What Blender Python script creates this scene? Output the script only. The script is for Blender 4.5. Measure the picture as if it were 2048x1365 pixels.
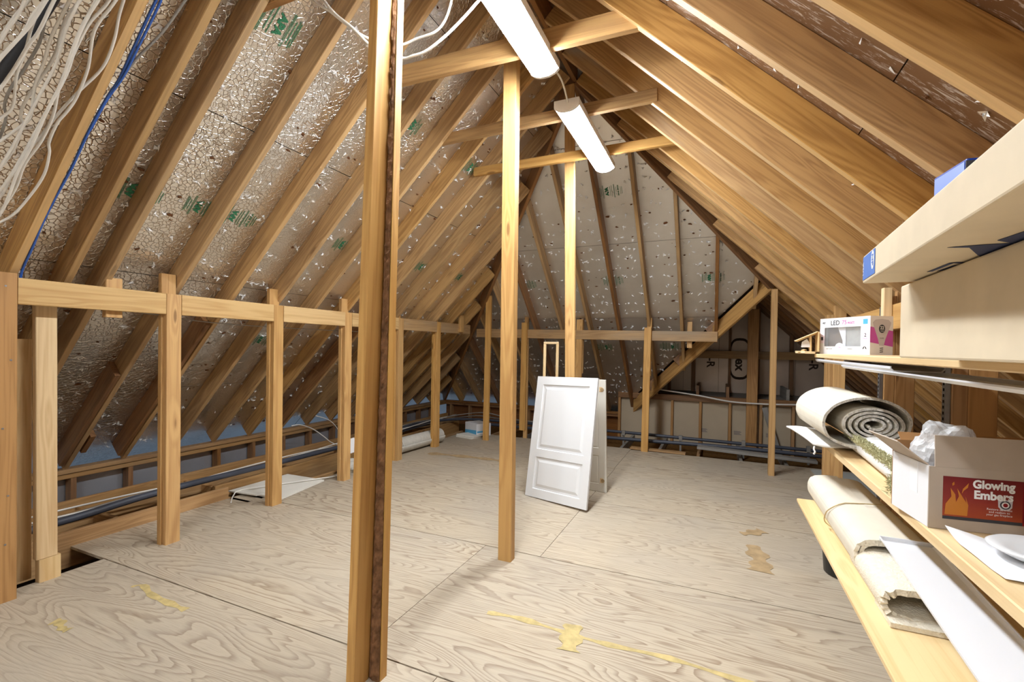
import bpy, bmesh, math, random
from mathutils import Vector, Matrix, noise as mnoise
random.seed(7)
for o in list(bpy.data.objects): bpy.data.objects.remove(o)
sc = bpy.context.scene
COL = sc.collection
V = Vector

# ------------------------------------------------------------------ camera
cam = bpy.data.cameras.new('camera'); camo = bpy.data.objects.new('camera', cam); COL.objects.link(camo)
cam.sensor_fit = 'HORIZONTAL'; cam.sensor_width = 36.0
cam.lens = 930.0 / 2048.0 * 36.0
cam.shift_y = (705.36 - 682.5) / 2048.0
cam.clip_start = 0.02; cam.clip_end = 100
yaw, pit, rol = math.radians(23.80), math.radians(-0.704), math.radians(0.909)
fw = V((-math.sin(yaw)*math.cos(pit), math.cos(yaw)*math.cos(pit), math.sin(pit)))
rt = fw.cross(V((0, 0, 1))).normalized(); up = rt.cross(fw)
cr_, sr_ = math.cos(rol), math.sin(rol)
rt, up = rt*cr_ + up*sr_, -rt*sr_ + up*cr_
camo.matrix_world = Matrix(((rt.x, up.x, -fw.x, 0), (rt.y, up.y, -fw.y, 0), (rt.z, up.z, -fw.z, 1.36), (0, 0, 0, 1)))
sc.camera = camo

# ------------------------------------------------------------------ world (daylight that leaks in at the eaves), exposure
w = bpy.data.worlds.new('world'); sc.world = w; w.use_nodes = True
bg = w.node_tree.nodes['Background']; bg.inputs[0].default_value = (0.50, 0.70, 1.0, 1); bg.inputs[1].default_value = 0.03
sc.view_settings.view_transform = 'Standard'
sc.view_settings.look = 'None'; sc.view_settings.gamma = 1.0; sc.view_settings.use_curve_mapping = False
sc.view_settings.exposure = 2.8
LAMP = 19.0            # emission of the tube-light diffusers

# ------------------------------------------------------------------ materials
def lin(r, g, b):
    f = lambda c: ((c/255+0.055)/1.055)**2.4 if c > 10.3 else c/255/12.92
    return (f(r), f(g), f(b), 1)

class NT:
    def __init__(s, name):
        s.m = bpy.data.materials.new(name); s.m.use_nodes = True
        s.t = s.m.node_tree; s.p = s.t.nodes['Principled BSDF']; s.out = s.t.nodes['Material Output']
    def n(s, typ, **kw):
        nd = s.t.nodes.new(typ)
        for k, v in kw.items():
            if k.startswith('i_'):
                nd.inputs[k[2:]].default_value = v
            else: setattr(nd, k, v)
        return nd
    def l(s, a, b): s.t.links.new(a, b)
    def math(s, op, a, b=None, clamp=False):
        nd = s.t.nodes.new('ShaderNodeMath'); nd.operation = op; nd.use_clamp = clamp
        for i, x in enumerate((a, b)):
            if x is None: continue
            if hasattr(x, 'links'): s.l(x, nd.inputs[i])
            else: nd.inputs[i].default_value = x
        return nd.outputs[0]
    def mix(s, fac, a, b, blend='MIX'):
        nd = s.t.nodes.new('ShaderNodeMix'); nd.data_type = 'RGBA'; nd.blend_type = blend
        for i, x in ((0, fac), (6, a), (7, b)):
            if hasattr(x, 'links'): s.l(x, nd.inputs[i])
            else: nd.inputs[i].default_value = x
        return nd.outputs[2]
    def ramp(s, fac, stops):
        nd = s.t.nodes.new('ShaderNodeValToRGB'); s.l(fac, nd.inputs[0])
        e = nd.color_ramp.elements
        while len(e) > len(stops): e.remove(e[-1])
        while len(e) < len(stops): e.new(0.5)
        for el, (p, c) in zip(e, stops):
            el.position = p; el.color = c if hasattr(c, '__len__') else (c, c, c, 1)
        return nd.outputs[0]
    def coords(s, scale, rnd=True, kind='Object'):
        tc = s.n('ShaderNodeTexCoord'); v = tc.outputs[kind]
        if rnd:
            oi = s.n('ShaderNodeObjectInfo')
            cx = s.n('ShaderNodeCombineXYZ')
            s.l(s.math('MULTIPLY', oi.outputs['Random'], 91.0), cx.inputs[0])
            s.l(s.math('MULTIPLY', oi.outputs['Random'], 37.0), cx.inputs[1])
            s.l(s.math('MULTIPLY', oi.outputs['Random'], 53.0), cx.inputs[2])
            ad = s.n('ShaderNodeVectorMath', operation='ADD'); s.l(v, ad.inputs[0]); s.l(cx.outputs[0], ad.inputs[1]); v = ad.outputs[0]
        return v
    def scale(s, v, sc3):
        mp = s.n('ShaderNodeVectorMath', operation='MULTIPLY'); s.l(v, mp.inputs[0]); mp.inputs[1].default_value = sc3
        return mp.outputs[0]
    def noise(s, v, scale=1.0, detail=2.0, dist=0.0, rough=0.5):
        nd = s.n('ShaderNodeTexNoise'); s.l(v, nd.inputs['Vector'])
        nd.inputs['Scale'].default_value = scale; nd.inputs['Detail'].default_value = detail
        nd.inputs['Distortion'].default_value = dist; nd.inputs['Roughness'].default_value = rough
        return nd.outputs[0]
    def bump(s, h, strength=0.3, dist=0.002, prev=None):
        b = s.n('ShaderNodeBump'); b.inputs['Strength'].default_value = strength; b.inputs['Distance'].default_value = dist
        s.l(h, b.inputs['Height'])
        if prev is not None: s.l(prev, b.inputs['Normal'])
        return b.outputs[0]

def wood(name, light, dark, stain=0.0, stain_col=lin(110, 104, 96), rough=0.5, var=0.22, rings=9.0, knot=1.0, spec=0.35, edge=0.0):
    k = NT(name); v = k.coords(1)
    # knots: sparse cells stretched along the grain
    vo = k.n('ShaderNodeTexVoronoi'); k.l(k.scale(v, (1.5, 6.5, 6.5)), vo.inputs['Vector']); vo.inputs['Scale'].default_value = 1.0
    kd = vo.outputs['Distance']
    knotfield = k.math('SUBTRACT', 1.0, k.math('MULTIPLY', kd, 3.6), True)
    n1 = k.noise(k.scale(v, (0.55, 9.0, 9.0)), 1.0, 2.0, 0.25)
    f = k.math('ADD', k.math('MULTIPLY', n1, rings), k.math('MULTIPLY', knotfield, 1.6*knot))
    ring = k.math('SINE', k.math('MULTIPLY', f, 6.283))
    ring = k.math('ADD', k.math('MULTIPLY', ring, 0.5), 0.5)
    fib = k.noise(k.scale(v, (4.0, 160.0, 160.0)), 1.0, 2.0)
    tone = k.noise(k.scale(v, (0.8, 5.0, 5.0)), 1.0, 2.0)
    fac = k.math('ADD', k.math('MULTIPLY', ring, 0.46), k.math('MULTIPLY', k.math('SUBTRACT', fib, 0.5), 0.8), True)
    fac = k.math('ADD', fac, k.math('MULTIPLY', k.math('SUBTRACT', tone, 0.5), 0.9), True)
    col = k.mix(fac, light, dark)
    kn = k.ramp(kd, [(0.05, 1.0), (0.085, 0.0)])
    kn = k.math('MULTIPLY', kn, 0.75*knot)
    col = k.mix(kn, col, (dark[0]*0.35, dark[1]*0.28, dark[2]*0.25, 1))
    if stain > 0:
        st = k.noise(k.scale(v, (0.9, 4.0, 4.0)), 1.0, 4.0, 0.4)
        st = k.ramp(st, [(0.52, 0.0), (0.72, 1.0)])
        col = k.mix(k.math('MULTIPLY', st, stain), col, stain_col)
    if edge > 0:  # lamp light on the narrow rafter faces, put into the colour
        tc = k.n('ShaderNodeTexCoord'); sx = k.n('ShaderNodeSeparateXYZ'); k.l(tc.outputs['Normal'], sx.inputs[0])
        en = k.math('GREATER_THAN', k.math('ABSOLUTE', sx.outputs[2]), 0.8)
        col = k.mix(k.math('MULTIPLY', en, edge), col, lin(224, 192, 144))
    oi = k.n('ShaderNodeObjectInfo')
    hs = k.n('ShaderNodeHueSaturation'); k.l(col, hs.inputs['Color'])
    r2 = k.math('FRACT', k.math('MULTIPLY', oi.outputs['Random'], 7.31))
    k.l(k.math('ADD', 1.0-var/2, k.math('MULTIPLY', oi.outputs['Random'], var)), hs.inputs['Value'])
    k.l(k.math('ADD', 0.93, k.math('MULTIPLY', r2, 0.14)), hs.inputs['Saturation'])
    k.l(hs.outputs[0], k.p.inputs['Base Color'])
    k.p.inputs['Roughness'].default_value = rough; k.p.inputs['Specular IOR Level'].default_value = spec
    k.l(k.bump(fac, 0.25, 0.0015), k.p.inputs['Normal'])
    return k.m

def flat(name, col, rough=0.6, metal=0.0, var=0.04, scale=8.0, spec=0.4, bump=0.0, bscale=60.0):
    k = NT(name); v = k.coords(1)
    n = k.noise(v, scale, 3.0)
    c2 = tuple(max(0, c*(1-var*3)) for c in col[:3]) + (1,)
    k.l(k.mix(k.ramp(n, [(0.3, 0.0), (0.75, 1.0)]), col, c2), k.p.inputs['Base Color'])
    k.p.inputs['Roughness'].default_value = rough; k.p.inputs['Metallic'].default_value = metal
    k.p.inputs['Specular IOR Level'].default_value = spec
    if bump:
        k.l(k.bump(k.noise(v, bscale, 3.0), bump, 0.003), k.p.inputs['Normal'])
    return k.m

def emit(name, col, st):
    k = NT(name); k.p.inputs['Base Color'].default_value = (0.9, 0.9, 0.9, 1)
    k.p.inputs['Emission Color'].default_value = col; k.p.inputs['Emission Strength'].default_value = st
    return k.m

def foil(name, base, rough=0.34, crack=1.0, metal=0.92):
    k = NT(name); tc = k.n('ShaderNodeTexCoord'); v = tc.outputs['Object']
    dn = k.n('ShaderNodeTexNoise'); k.l(v, dn.inputs['Vector']); dn.inputs['Scale'].default_value = 14; dn.inputs['Detail'].default_value = 2
    ad = k.n('ShaderNodeVectorMath', operation='ADD'); k.l(v, ad.inputs[0])
    sm = k.n('ShaderNodeVectorMath', operation='SCALE'); k.l(dn.outputs['Color'], sm.inputs[0]); sm.inputs['Scale'].default_value = 0.035
    k.l(sm.outputs[0], ad.inputs[1])
    vo = k.n('ShaderNodeTexVoronoi', feature='DISTANCE_TO_EDGE'); k.l(ad.outputs[0], vo.inputs['Vector']); vo.inputs['Scale'].default_value = 40
    edge = k.ramp(vo.outputs['Distance'], [(0.0, 1.0), (0.085, 0.0)])
    # the wrinkled, blistered sheets lie towards the near end of the roof, the far ones are smooth
    geo = k.n('ShaderNodeNewGeometry'); sx = k.n('ShaderNodeSeparateXYZ'); k.l(geo.outputs['Position'], sx.inputs[0])
    mr = k.n('ShaderNodeMapRange'); k.l(sx.outputs[1], mr.inputs[0])
    mr.inputs[1].default_value = 1.4; mr.inputs[2].default_value = 4.6; mr.inputs[3].default_value = 1.0; mr.inputs[4].default_value = 0.10
    patch = k.ramp(k.noise(v, 1.6, 2.0), [(0.3, 0.35), (0.65, 1.0)])
    amt = k.math('MULTIPLY', k.math('MULTIPLY', mr.outputs[0], patch), crack)
    h = k.math('MULTIPLY', edge, amt)
    nb = k.bump(h, 0.7, 0.005)
    nb = k.bump(k.noise(v, 70, 3.0), 0.16, 0.004, nb)
    nb = k.bump(k.noise(v, 6, 2.0), 0.12, 0.02, nb)
    k.l(nb, k.p.inputs['Normal'])
    dirt = k.ramp(k.noise(v, 3.0, 4.0, 0.5), [(0.35, 0.0), (0.8, 1.0)])
    c2 = (base[0]*0.88, base[1]*0.86, base[2]*0.83, 1)
    col = k.mix(dirt, base, c2)
    col = k.mix(k.math('MULTIPLY', h, 0.12), col, (0.25, 0.21, 0.17, 1))
    k.l(col, k.p.inputs['Base Color'])
    k.p.inputs['Metallic'].default_value = metal; k.p.inputs['Roughness'].default_value = rough
    return k.m

def plywood(name, light, dark):
    k = NT(name); v = k.coords(1)
    n1 = k.noise(k.scale(v, (0.62, 4.2, 1.0)), 1.0, 1.8, 0.5)
    n2 = k.noise(k.scale(v, (4.5, 20.0, 1.0)), 1.0, 2.0, 0.2)
    f = k.math('ADD', k.math('MULTIPLY', n1, 27.0), k.math('MULTIPLY', n2, 1.1))
    fr = k.math('FRACT', f)
    line = k.ramp(fr, [(0.0, 0.04), (0.5, 0.16), (0.80, 0.72), (0.93, 1.0), (1.0, 0.04)])
    fib = k.noise(k.scale(v, (7.0, 210.0, 1.0)), 1.0, 2.0)
    amp = k.ramp(k.noise(k.scale(v, (0.7, 1.6, 1)), 1.0, 2.0), [(0.3, 0.45), (0.7, 1.0)])
    fac = k.math('MULTIPLY', line, amp)
    fac = k.math('ADD', k.math('MULTIPLY', fac, 0.72), k.math('MULTIPLY', k.math('SUBTRACT', fib, 0.45), 0.5), True)
    dash = k.ramp(k.noise(k.scale(v, (9.0, 260.0, 1.0)), 1.0, 1.0), [(0.60, 0.0), (0.72, 1.0)])
    fac = k.math('ADD', fac, k.math('MULTIPLY', dash, 0.28), True)
    col = k.mix(fac, light, dark)
    # knots
    vo = k.n('ShaderNodeTexVoronoi'); k.l(k.scale(v, (1.1, 2.3, 1)), vo.inputs['Vector']); vo.inputs['Scale'].default_value = 1.0
    kn = k.ramp(vo.outputs['Distance'], [(0.012, 1.0), (0.05, 0.0)])
    col = k.mix(k.math('MULTIPLY', kn, 0.6), col, lin(88, 68, 52))
    # dusty grey film and tan foot traffic
    dust = k.ramp(k.noise(v, 1.3, 4.0, 0.6), [(0.38, 0.0), (0.70, 1.0)])
    col = k.mix(k.math('MULTIPLY', dust, 0.40), col, lin(160, 152, 142))
    oi = k.n('ShaderNodeObjectInfo')
    hs = k.n('ShaderNodeHueSaturation'); k.l(col, hs.inputs['Color'])
    k.l(k.math('ADD', 0.95, k.math('MULTIPLY', oi.outputs['Random'], 0.10)), hs.inputs['Value'])
    k.l(hs.outputs[0], k.p.inputs['Base Color'])
    k.p.inputs['Roughness'].default_value = 0.55; k.p.inputs['Specular IOR Level'].default_value = 0.3
    k.l(k.bump(fac, 0.2, 0.001), k.p.inputs['Normal'])
    return k.m

def carpet(name, a, b, scale=170.0, strength=0.45):
    k = NT(name); v = k.coords(1)
    vo = k.n('ShaderNodeTexVoronoi'); k.l(v, vo.inputs['Vector']); vo.inputs['Scale'].default_value = scale
    n = k.noise(v, scale*0.4, 2.0)
    k.l(k.mix(k.math('MULTIPLY', n, 1.0), a, b), k.p.inputs['Base Color'])
    k.p.inputs['Roughness'].default_value = 0.95; k.p.inputs['Specular IOR Level'].default_value = 0.1
    k.l(k.bump(vo.outputs['Distance'], strength, 0.006), k.p.inputs['Normal'])
    return k.m

def weave(name, a, b, s=260.0):
    k = NT(name); v = k.coords(1)
    w1 = k.n('ShaderNodeTexWave', bands_direction='X'); k.l(v, w1.inputs['Vector']); w1.inputs['Scale'].default_value = s*0.3
    w2 = k.n('ShaderNodeTexWave', bands_direction='Y'); k.l(v, w2.inputs['Vector']); w2.inputs['Scale'].default_value = s*0.3
    m = k.math('MULTIPLY', w1.outputs[1], w2.outputs[1])
    n = k.noise(v, 12, 3)
    k.l(k.mix(k.math('ADD', k.math('MULTIPLY', m, 0.5), k.math('MULTIPLY', n, 0.5)), a, b), k.p.inputs['Base Color'])
    k.p.inputs['Roughness'].default_value = 0.9; k.p.inputs['Specular IOR Level'].default_value = 0.15
    k.l(k.bump(m, 0.4, 0.001), k.p.inputs['Normal'])
    return k.m

def plastic_film(name, amt=0.5):
    k = NT(name)
    tr = k.n('ShaderNodeBsdfTransparent'); tr.inputs[0].default_value = (0.97, 0.98, 1, 1)
    k.p.inputs['Base Color'].default_value = (0.95, 0.96, 0.98, 1); k.p.inputs['Roughness'].default_value = 0.18
    k.l(k.bump(k.noise(k.coords(1), 28, 4.0, 1.0), 0.5, 0.01), k.p.inputs['Normal'])
    mx = k.n('ShaderNodeMixShader'); mx.inputs[0].default_value = amt
    k.l(tr.outputs[0], mx.inputs[1]); k.l(k.p.outputs[0], mx.inputs[2]); k.l(mx.outputs[0], k.out.inputs[0])
    return k.m

def gradient(name, stops, axis=2, lo=0.0, hi=1.0, rough=0.45, mottling=0.15):
    k = NT(name); tc = k.n('ShaderNodeTexCoord'); sx = k.n('ShaderNodeSeparateXYZ'); k.l(tc.outputs['Object'], sx.inputs[0])
    mr = k.n('ShaderNodeMapRange'); k.l(sx.outputs[axis], mr.inputs[0]); mr.inputs[1].default_value = lo; mr.inputs[2].default_value = hi
    f = k.math('ADD', mr.outputs[0], k.math('MULTIPLY', k.math('SUBTRACT', k.noise(tc.outputs['Object'], 25, 3.0), 0.5), mottling))
    k.l(k.ramp(f, stops), k.p.inputs['Base Color']); k.p.inputs['Roughness'].default_value = rough
    return k.m

M = {}
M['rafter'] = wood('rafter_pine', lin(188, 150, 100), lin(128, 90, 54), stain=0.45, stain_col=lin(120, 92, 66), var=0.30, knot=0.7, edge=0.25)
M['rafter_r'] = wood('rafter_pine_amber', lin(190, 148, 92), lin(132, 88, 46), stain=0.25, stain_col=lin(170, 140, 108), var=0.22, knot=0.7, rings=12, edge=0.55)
M['rafter_w'] = wood('rafter_weathered', lin(196, 160, 112), lin(150, 112, 72), stain=1.0, stain_col=lin(188, 172, 152), var=0.1, knot=0.6)
M['post'] = wood('post_pine', lin(206, 162, 100), lin(166, 117, 63), var=0.16, rings=7, knot=0.9)
M['post_pale'] = wood('post_pale_pine', lin(226, 196, 148), lin(196, 156, 104), stain=0.5, stain_col=lin(214, 200, 180), var=0.12, knot=0.6)
M['post_dark'] = wood('post_brown', lin(182, 140, 94), lin(140, 100, 62), var=0.15, knot=0.8)
M['girt'] = wood('girt_pine', lin(214, 180, 128), lin(182, 140, 88), var=0.12, rings=8, knot=1.0)
M['girt_old'] = wood('girt_dusty', lin(186, 150, 104), lin(148, 112, 72), stain=0.7, stain_col=lin(150, 138, 120), var=0.1)
M['old'] = wood('old_brown_wood', lin(150, 108, 68), lin(104, 68, 40), stain=0.5, stain_col=lin(100, 84, 68), var=0.25, knot=0.7)
M['plate'] = wood('plate_wood', lin(172, 136, 94), lin(128, 92, 58), stain=0.5, stain_col=lin(132, 118, 100), var=0.15)
M['joist'] = wood('joist_wood', lin(186, 146, 98), lin(140, 100, 60), stain=0.4, stain_col=lin(140, 124, 104), var=0.2)
M['grey'] = wood('grey_plank', lin(146, 142, 136), lin(112, 106, 100), var=0.1, knot=0.5)
M['shelf'] = wood('shelf_pine', lin(240, 212, 162), lin(216, 176, 116), var=0.06, rings=5, knot=0.8, rough=0.42)
M['ply'] = plywood('plywood', lin(192, 178, 156), lin(122, 98, 76))
M['bark'] = flat('bark', lin(140, 102, 72), 0.95, var=0.25, scale=26, bump=1.0, bscale=90, spec=0.1)
M['foil'] = foil('foil_sheathing', lin(242, 238, 231), rough=0.28, metal=0.95)
M['foil_back'] = foil('foil_sheathing_back', lin(236, 232, 226), rough=0.36, crack=0.0, metal=0.88)
M['foil_wall'] = foil('foil_wall', lin(196, 200, 210), rough=0.25, crack=0.0, metal=0.55)
M['foil_old'] = foil('foil_board_old', lin(184, 168, 154), rough=0.42, crack=0.2, metal=0.55)
def scratched(name):
    k = NT(name); v = k.coords(1, False)
    s1 = k.noise(k.scale(v, (55, 9, 9)), 1.0, 5.0, 0.8, 0.75)
    m = k.ramp(s1, [(0.54, 0.0), (0.62, 1.0)])
    col = k.mix(m, lin(150, 118, 88), lin(232, 226, 220))
    k.l(col, k.p.inputs['Base Color']); k.p.inputs['Metallic'].default_value = 0.55; k.p.inputs['Roughness'].default_value = 0.42
    k.l(k.bump(k.noise(v, 40, 3.0), 0.2, 0.004), k.p.inputs['Normal'])
    return k.m
M['foil_right'] = scratched('foil_scratched')
M['shard'] = flat('foil_shard', lin(248, 248, 248), 0.4, 0.0, var=0.0)
M['tear'] = flat('torn_wood', lin(112, 72, 40), 0.9, var=0.1)
M['green'] = flat('stamp_green', lin(58, 128, 92), 0.8, var=0.06, scale=60)
M['print'] = flat('print_brown', lin(62, 46, 38), 0.8, var=0.08, scale=40)
M['kraft'] = flat('kraft_board', lin(188, 172, 148), 0.8, var=0.04, scale=3)
M['osb'] = wood('sheathing_board', lin(140, 92, 52), lin(96, 60, 32), var=0.2, knot=0.4)
M['dark'] = flat('dark_void', lin(46, 36, 28), 0.95, var=0.15, scale=5, spec=0.1)
M['insul'] = flat('insulation_brown', lin(120, 88, 52), 1.0, var=0.15, scale=24, spec=0.0, bump=1.0, bscale=40)
M['white'] = flat('white_paint', lin(224, 225, 227), 0.38, var=0.005, scale=3)
M['offwhite'] = flat('off_white_paint', lin(226, 222, 212), 0.45, var=0.01, scale=3)
M['groove'] = flat('painted_groove', lin(222, 220, 214), 0.5, var=0.01)
M['housing'] = flat('lamp_housing', lin(244, 244, 246), 0.4, var=0.0)
M['diffuser'] = emit('lamp_diffuser', (0.90, 0.955, 1.0, 1), LAMP)
M['lens'] = flat('acrylic_lens', lin(228, 230, 236), 0.25, var=0.0, spec=0.5)
M['cable'] = flat('white_cable', lin(234, 230, 222), 0.5, var=0.04)
M['cable_grey'] = flat('grey_cable', lin(150, 146, 140), 0.5, var=0.04)
M['blue'] = flat('blue_cable', lin(58, 104, 196), 0.4, var=0.03)
M['black'] = flat('black_pipe', lin(52, 54, 60), 0.5, var=0.04)
M['pipe'] = flat('grey_pipe', lin(72, 76, 88), 0.45, var=0.05)
M['bucket'] = flat('bucket_plastic', lin(40, 42, 46), 0.35, var=0.02)
M['carton'] = flat('carton_kraft', lin(224, 208, 180), 0.75, var=0.03, scale=14)
M['carton_white'] = flat('carton_white', lin(236, 236, 240), 0.5, var=0.01)
M['carton_grey'] = flat('carton_grey_kraft', lin(186, 172, 158), 0.75, var=0.03, scale=14)
M['carton_in'] = flat('carton_inside', lin(166, 120, 74), 0.8, var=0.04)
M['bluebox'] = flat('blue_print', lin(20, 62, 160), 0.3, var=0.02)
M['bluelabel'] = flat('blue_label', lin(88, 128, 206), 0.5, var=0.04, scale=30)
M['bluedark'] = flat('navy_print', lin(58, 66, 100), 0.7, var=0.05)
M['ltblue'] = flat('light_blue_print', lin(126, 150, 222), 0.4, var=0.03)
M['cyan'] = flat('cyan_print', lin(90, 180, 226), 0.4, var=0.02)
M['textw'] = flat('white_print', lin(240, 240, 240), 0.5, var=0.0)
M['textd'] = flat('dark_print', lin(62, 64, 72), 0.5, var=0.0)
M['magenta'] = flat('magenta_print', lin(206, 96, 184), 0.5, var=0.02)
M['red'] = flat('red_print', lin(140, 18, 30), 0.45, var=0.04)
M['flame'] = gradient('flame_print', [(0, lin(196, 120, 40)), (1, lin(240, 206, 60))], 2, 0, 0.08)
M['band'] = gradient('magenta_fade', [(0, lin(238, 226, 240)), (0.45, lin(206, 112, 190)), (0.55, lin(232, 196, 228)), (1, lin(214, 128, 200))], 2, 0, 0.075, mottling=0.05)
M['bulbgrey'] = flat('bulb_print', lin(206, 202, 208), 0.5, var=0.02)
M['window'] = flat('box_insert', lin(126, 116, 106), 0.15, var=0.10, scale=20)
M['bulb'] = flat('bulb_glass', lin(170, 168, 160), 0.2, var=0.02)
M['carpet'] = carpet('carpet_pile', lin(242, 235, 220), lin(216, 204, 182))
M['carpet_g'] = carpet('carpet_pile_green', lin(216, 212, 172), lin(176, 172, 130), 220)
M['backing'] = weave('carpet_backing', lin(230, 223, 208), lin(200, 190, 172))
M['backing_w'] = flat('white_backing', lin(236, 234, 232), 0.85, var=0.02, scale=20, bump=0.2)
M['pad'] = flat('carpet_pad', lin(208, 204, 194), 0.9, var=0.05, scale=30)
M['speckle'] = carpet('carpet_edge', lin(240, 236, 228), lin(140, 130, 118), 300)
M['string'] = flat('twine', lin(206, 184, 140), 0.8, var=0.05)
M['yellow'] = flat('yellow_chalk', lin(206, 184, 126), 0.7, var=0.12, scale=26)
M['tan'] = flat('tan_stain', lin(188, 160, 120), 0.7, var=0.12, scale=18)
M['paper'] = flat('white_paper', lin(240, 240, 242), 0.6, var=0.0)
M['film'] = plastic_film('clear_plastic_film')
M['film_thin'] = plastic_film('window_film', 0.10)
M['win_dark'] = flat('window_dark', lin(112, 96, 82), 0.3, var=0.08, scale=30)
M['win_grey'] = flat('window_grey', lin(176, 178, 174), 0.3, var=0.06, scale=30)
M['steel'] = flat('galvanised_steel', lin(160, 162, 166), 0.4, 0.8, var=0.06, scale=40)
M['glass'] = flat('pale_panel', lin(190, 196, 194), 0.15, var=0.02)
M['drywall'] = flat('drywall', lin(232, 228, 218), 0.7, var=0.02)
M['pine_raw'] = wood('raw_strip', lin(236, 208, 160), lin(206, 168, 112), var=0.06, knot=0.4)

# ------------------------------------------------------------------ object helpers
WM = {}
def link(o, mw=None, parent=None):
    COL.objects.link(o); mw = mw or Matrix.Identity(4)
    if parent is not None:
        o.parent = parent; o.matrix_basis = WM[parent].inverted() @ mw
    else: o.matrix_basis = mw
    WM[o] = mw.copy(); return o
def tag(o, label, cat, group=None):
    o['label'] = label; o['category'] = cat
    if group: o['group'] = group
    return o
def thing(name, loc, label, cat, group=None):
    return tag(link(bpy.data.objects.new(name, None), Matrix.Translation(V(loc))), label, cat, group)
def struct(name, loc=(0, 0, 0)):
    o = link(bpy.data.objects.new(name, None), Matrix.Translation(V(loc))); o['kind'] = 'structure'; return o
def mesh(name, verts, faces, mat, mw=None, parent=None, smooth=False):
    me = bpy.data.meshes.new(name); me.from_pydata([tuple(v) for v in verts], [], faces); me.materials.append(M[mat] if isinstance(mat, str) else mat)
    bm = bmesh.new(); bm.from_mesh(me); bmesh.ops.recalc_face_normals(bm, faces=bm.faces); bm.to_mesh(me); bm.free()
    if smooth:
        for p in me.polygons: p.use_smooth = True
    return link(bpy.data.objects.new(name, me), mw, parent)
def frame(o, x, z):
    x = V(x).normalized(); y = V(z).cross(x).normalized(); z = x.cross(y)
    return Matrix(((x.x, y.x, z.x, o[0]), (x.y, y.y, z.y, o[1]), (x.z, y.z, z.z, o[2]), (0, 0, 0, 1)))
def board(name, p0, p1, depth, thick, zh, mat, parent=None, ch=0.003):
    """sawn board: length p0-p1 along local x, depth along local z (towards zh), chamfered arrises"""
    p0, p1 = V(p0), V(p1); L = (p1-p0).length; a, b = thick/2, depth/2
    sec = [(-a+ch, -b), (a-ch, -b), (a, -b+ch), (a, b-ch), (a-ch, b), (-a+ch, b), (-a, b-ch), (-a, -b+ch)]
    vs = [(0, y, z) for y, z in sec] + [(L, y, z) for y, z in sec]
    fs = [(i, (i+1) % 8, 8+(i+1) % 8, 8+i) for i in range(8)] + [tuple(range(8)), tuple(range(15, 7, -1))]
    return mesh(name, vs, fs, mat, frame(p0, p1-p0, zh), parent)
def box(name, lo, hi, mat, parent=None, mw=None, bev=0.0):
    (x0, y0, z0), (x1, y1, z1) = lo, hi
    c = V(((x0+x1)/2, (y0+y1)/2, (z0+z1)/2))
    vs = [V((x, y, z))-c for x in (x0, x1) for y in (y0, y1) for z in (z0, z1)]
    fs = [(0, 1, 3, 2), (4, 6, 7, 5), (0, 4, 5, 1), (2, 3, 7, 6), (0, 2, 6, 4), (1, 5, 7, 3)]
    mw = (mw or Matrix.Identity(4)) @ Matrix.Translation(c)
    o = mesh(name, vs, fs, mat, mw, parent)
    if bev:
        bm = bmesh.new(); bm.from_mesh(o.data); bmesh.ops.bevel(bm, geom=bm.edges[:], offset=bev, segments=2, affect='EDGES', profile=0.5); bm.to_mesh(o.data); bm.free()
    return o
def prism(name, poly, zlo, zhi, mat, mw=None, parent=None):
    n = len(poly); vs = [(x, y, zlo) for x, y in poly]+[(x, y, zhi) for x, y in poly]
    fs = [tuple(range(n-1, -1, -1)), tuple(range(n, 2*n))]+[(i, (i+1) % n, n+(i+1) % n, n+i) for i in range(n)]
    return mesh(name, vs, fs, mat, mw, parent)
def smooth_path(pts, sub=5):
    pts = [V(p) for p in pts]; out = []
    for i in range(len(pts)-1):
        p0 = pts[max(i-1, 0)]; p1 = pts[i]; p2 = pts[i+1]; p3 = pts[min(i+2, len(pts)-1)]
        for s in range(sub):
            t = s/sub
            out.append(0.5*((2*p1)+(p2-p0)*t+(2*p0-5*p1+4*p2-p3)*t*t+(3*p1-p0-3*p2+p3)*t**3))
    return out+[pts[-1]]
def tube(name, pts, r, mat, parent=None, seg=8, sub=5, flatten=1.0):
    ps = smooth_path(pts, sub) if sub else [V(p) for p in pts]
    o0 = ps[0].copy(); vs, fs = [], []; up_ = V((0.31, 0.2, 0.93))
    for i, p in enumerate(ps):
        d = (ps[min(i+1, len(ps)-1)]-ps[max(i-1, 0)]).normalized()
        a = d.cross(up_).normalized(); b = a.cross(d)
        for k in range(seg):
            t = 2*math.pi*k/seg; vs.append(p-o0+a*math.cos(t)*r+b*math.sin(t)*r*flatten)
    for i in range(len(ps)-1):
        for k in range(seg):
            fs.append((i*seg+k, i*seg+(k+1) % seg, (i+1)*seg+(k+1) % seg, (i+1)*seg+k))
    fs += [tuple(range(seg)), tuple(range(len(vs)-1, len(vs)-seg-1, -1))]
    return mesh(name, vs, fs, mat, Matrix.Translation(o0), parent, True)
TXT = {}
def text(name, s, size, mat, mw, parent, bold=0.0, align='CENTER', sx=1.0):
    key = (s, size, bold, align, sx)
    if key not in TXT:
        cu = bpy.data.curves.new('t', 'FONT'); cu.body = s; cu.size = size; cu.align_x = align; cu.align_y = 'CENTER'; cu.offset = bold; cu.resolution_u = 3
        to = bpy.data.objects.new('t', cu); COL.objects.link(to)
        me = bpy.data.meshes.new_from_object(to); bpy.data.objects.remove(to)
        if sx != 1.0:
            for v in me.vertices: v.co.x *= sx
        TXT[key] = me
    me = TXT[key].copy(); me.materials.clear(); me.materials.append(M[mat])
    return link(bpy.data.objects.new(name, me), mw, parent)
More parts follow.
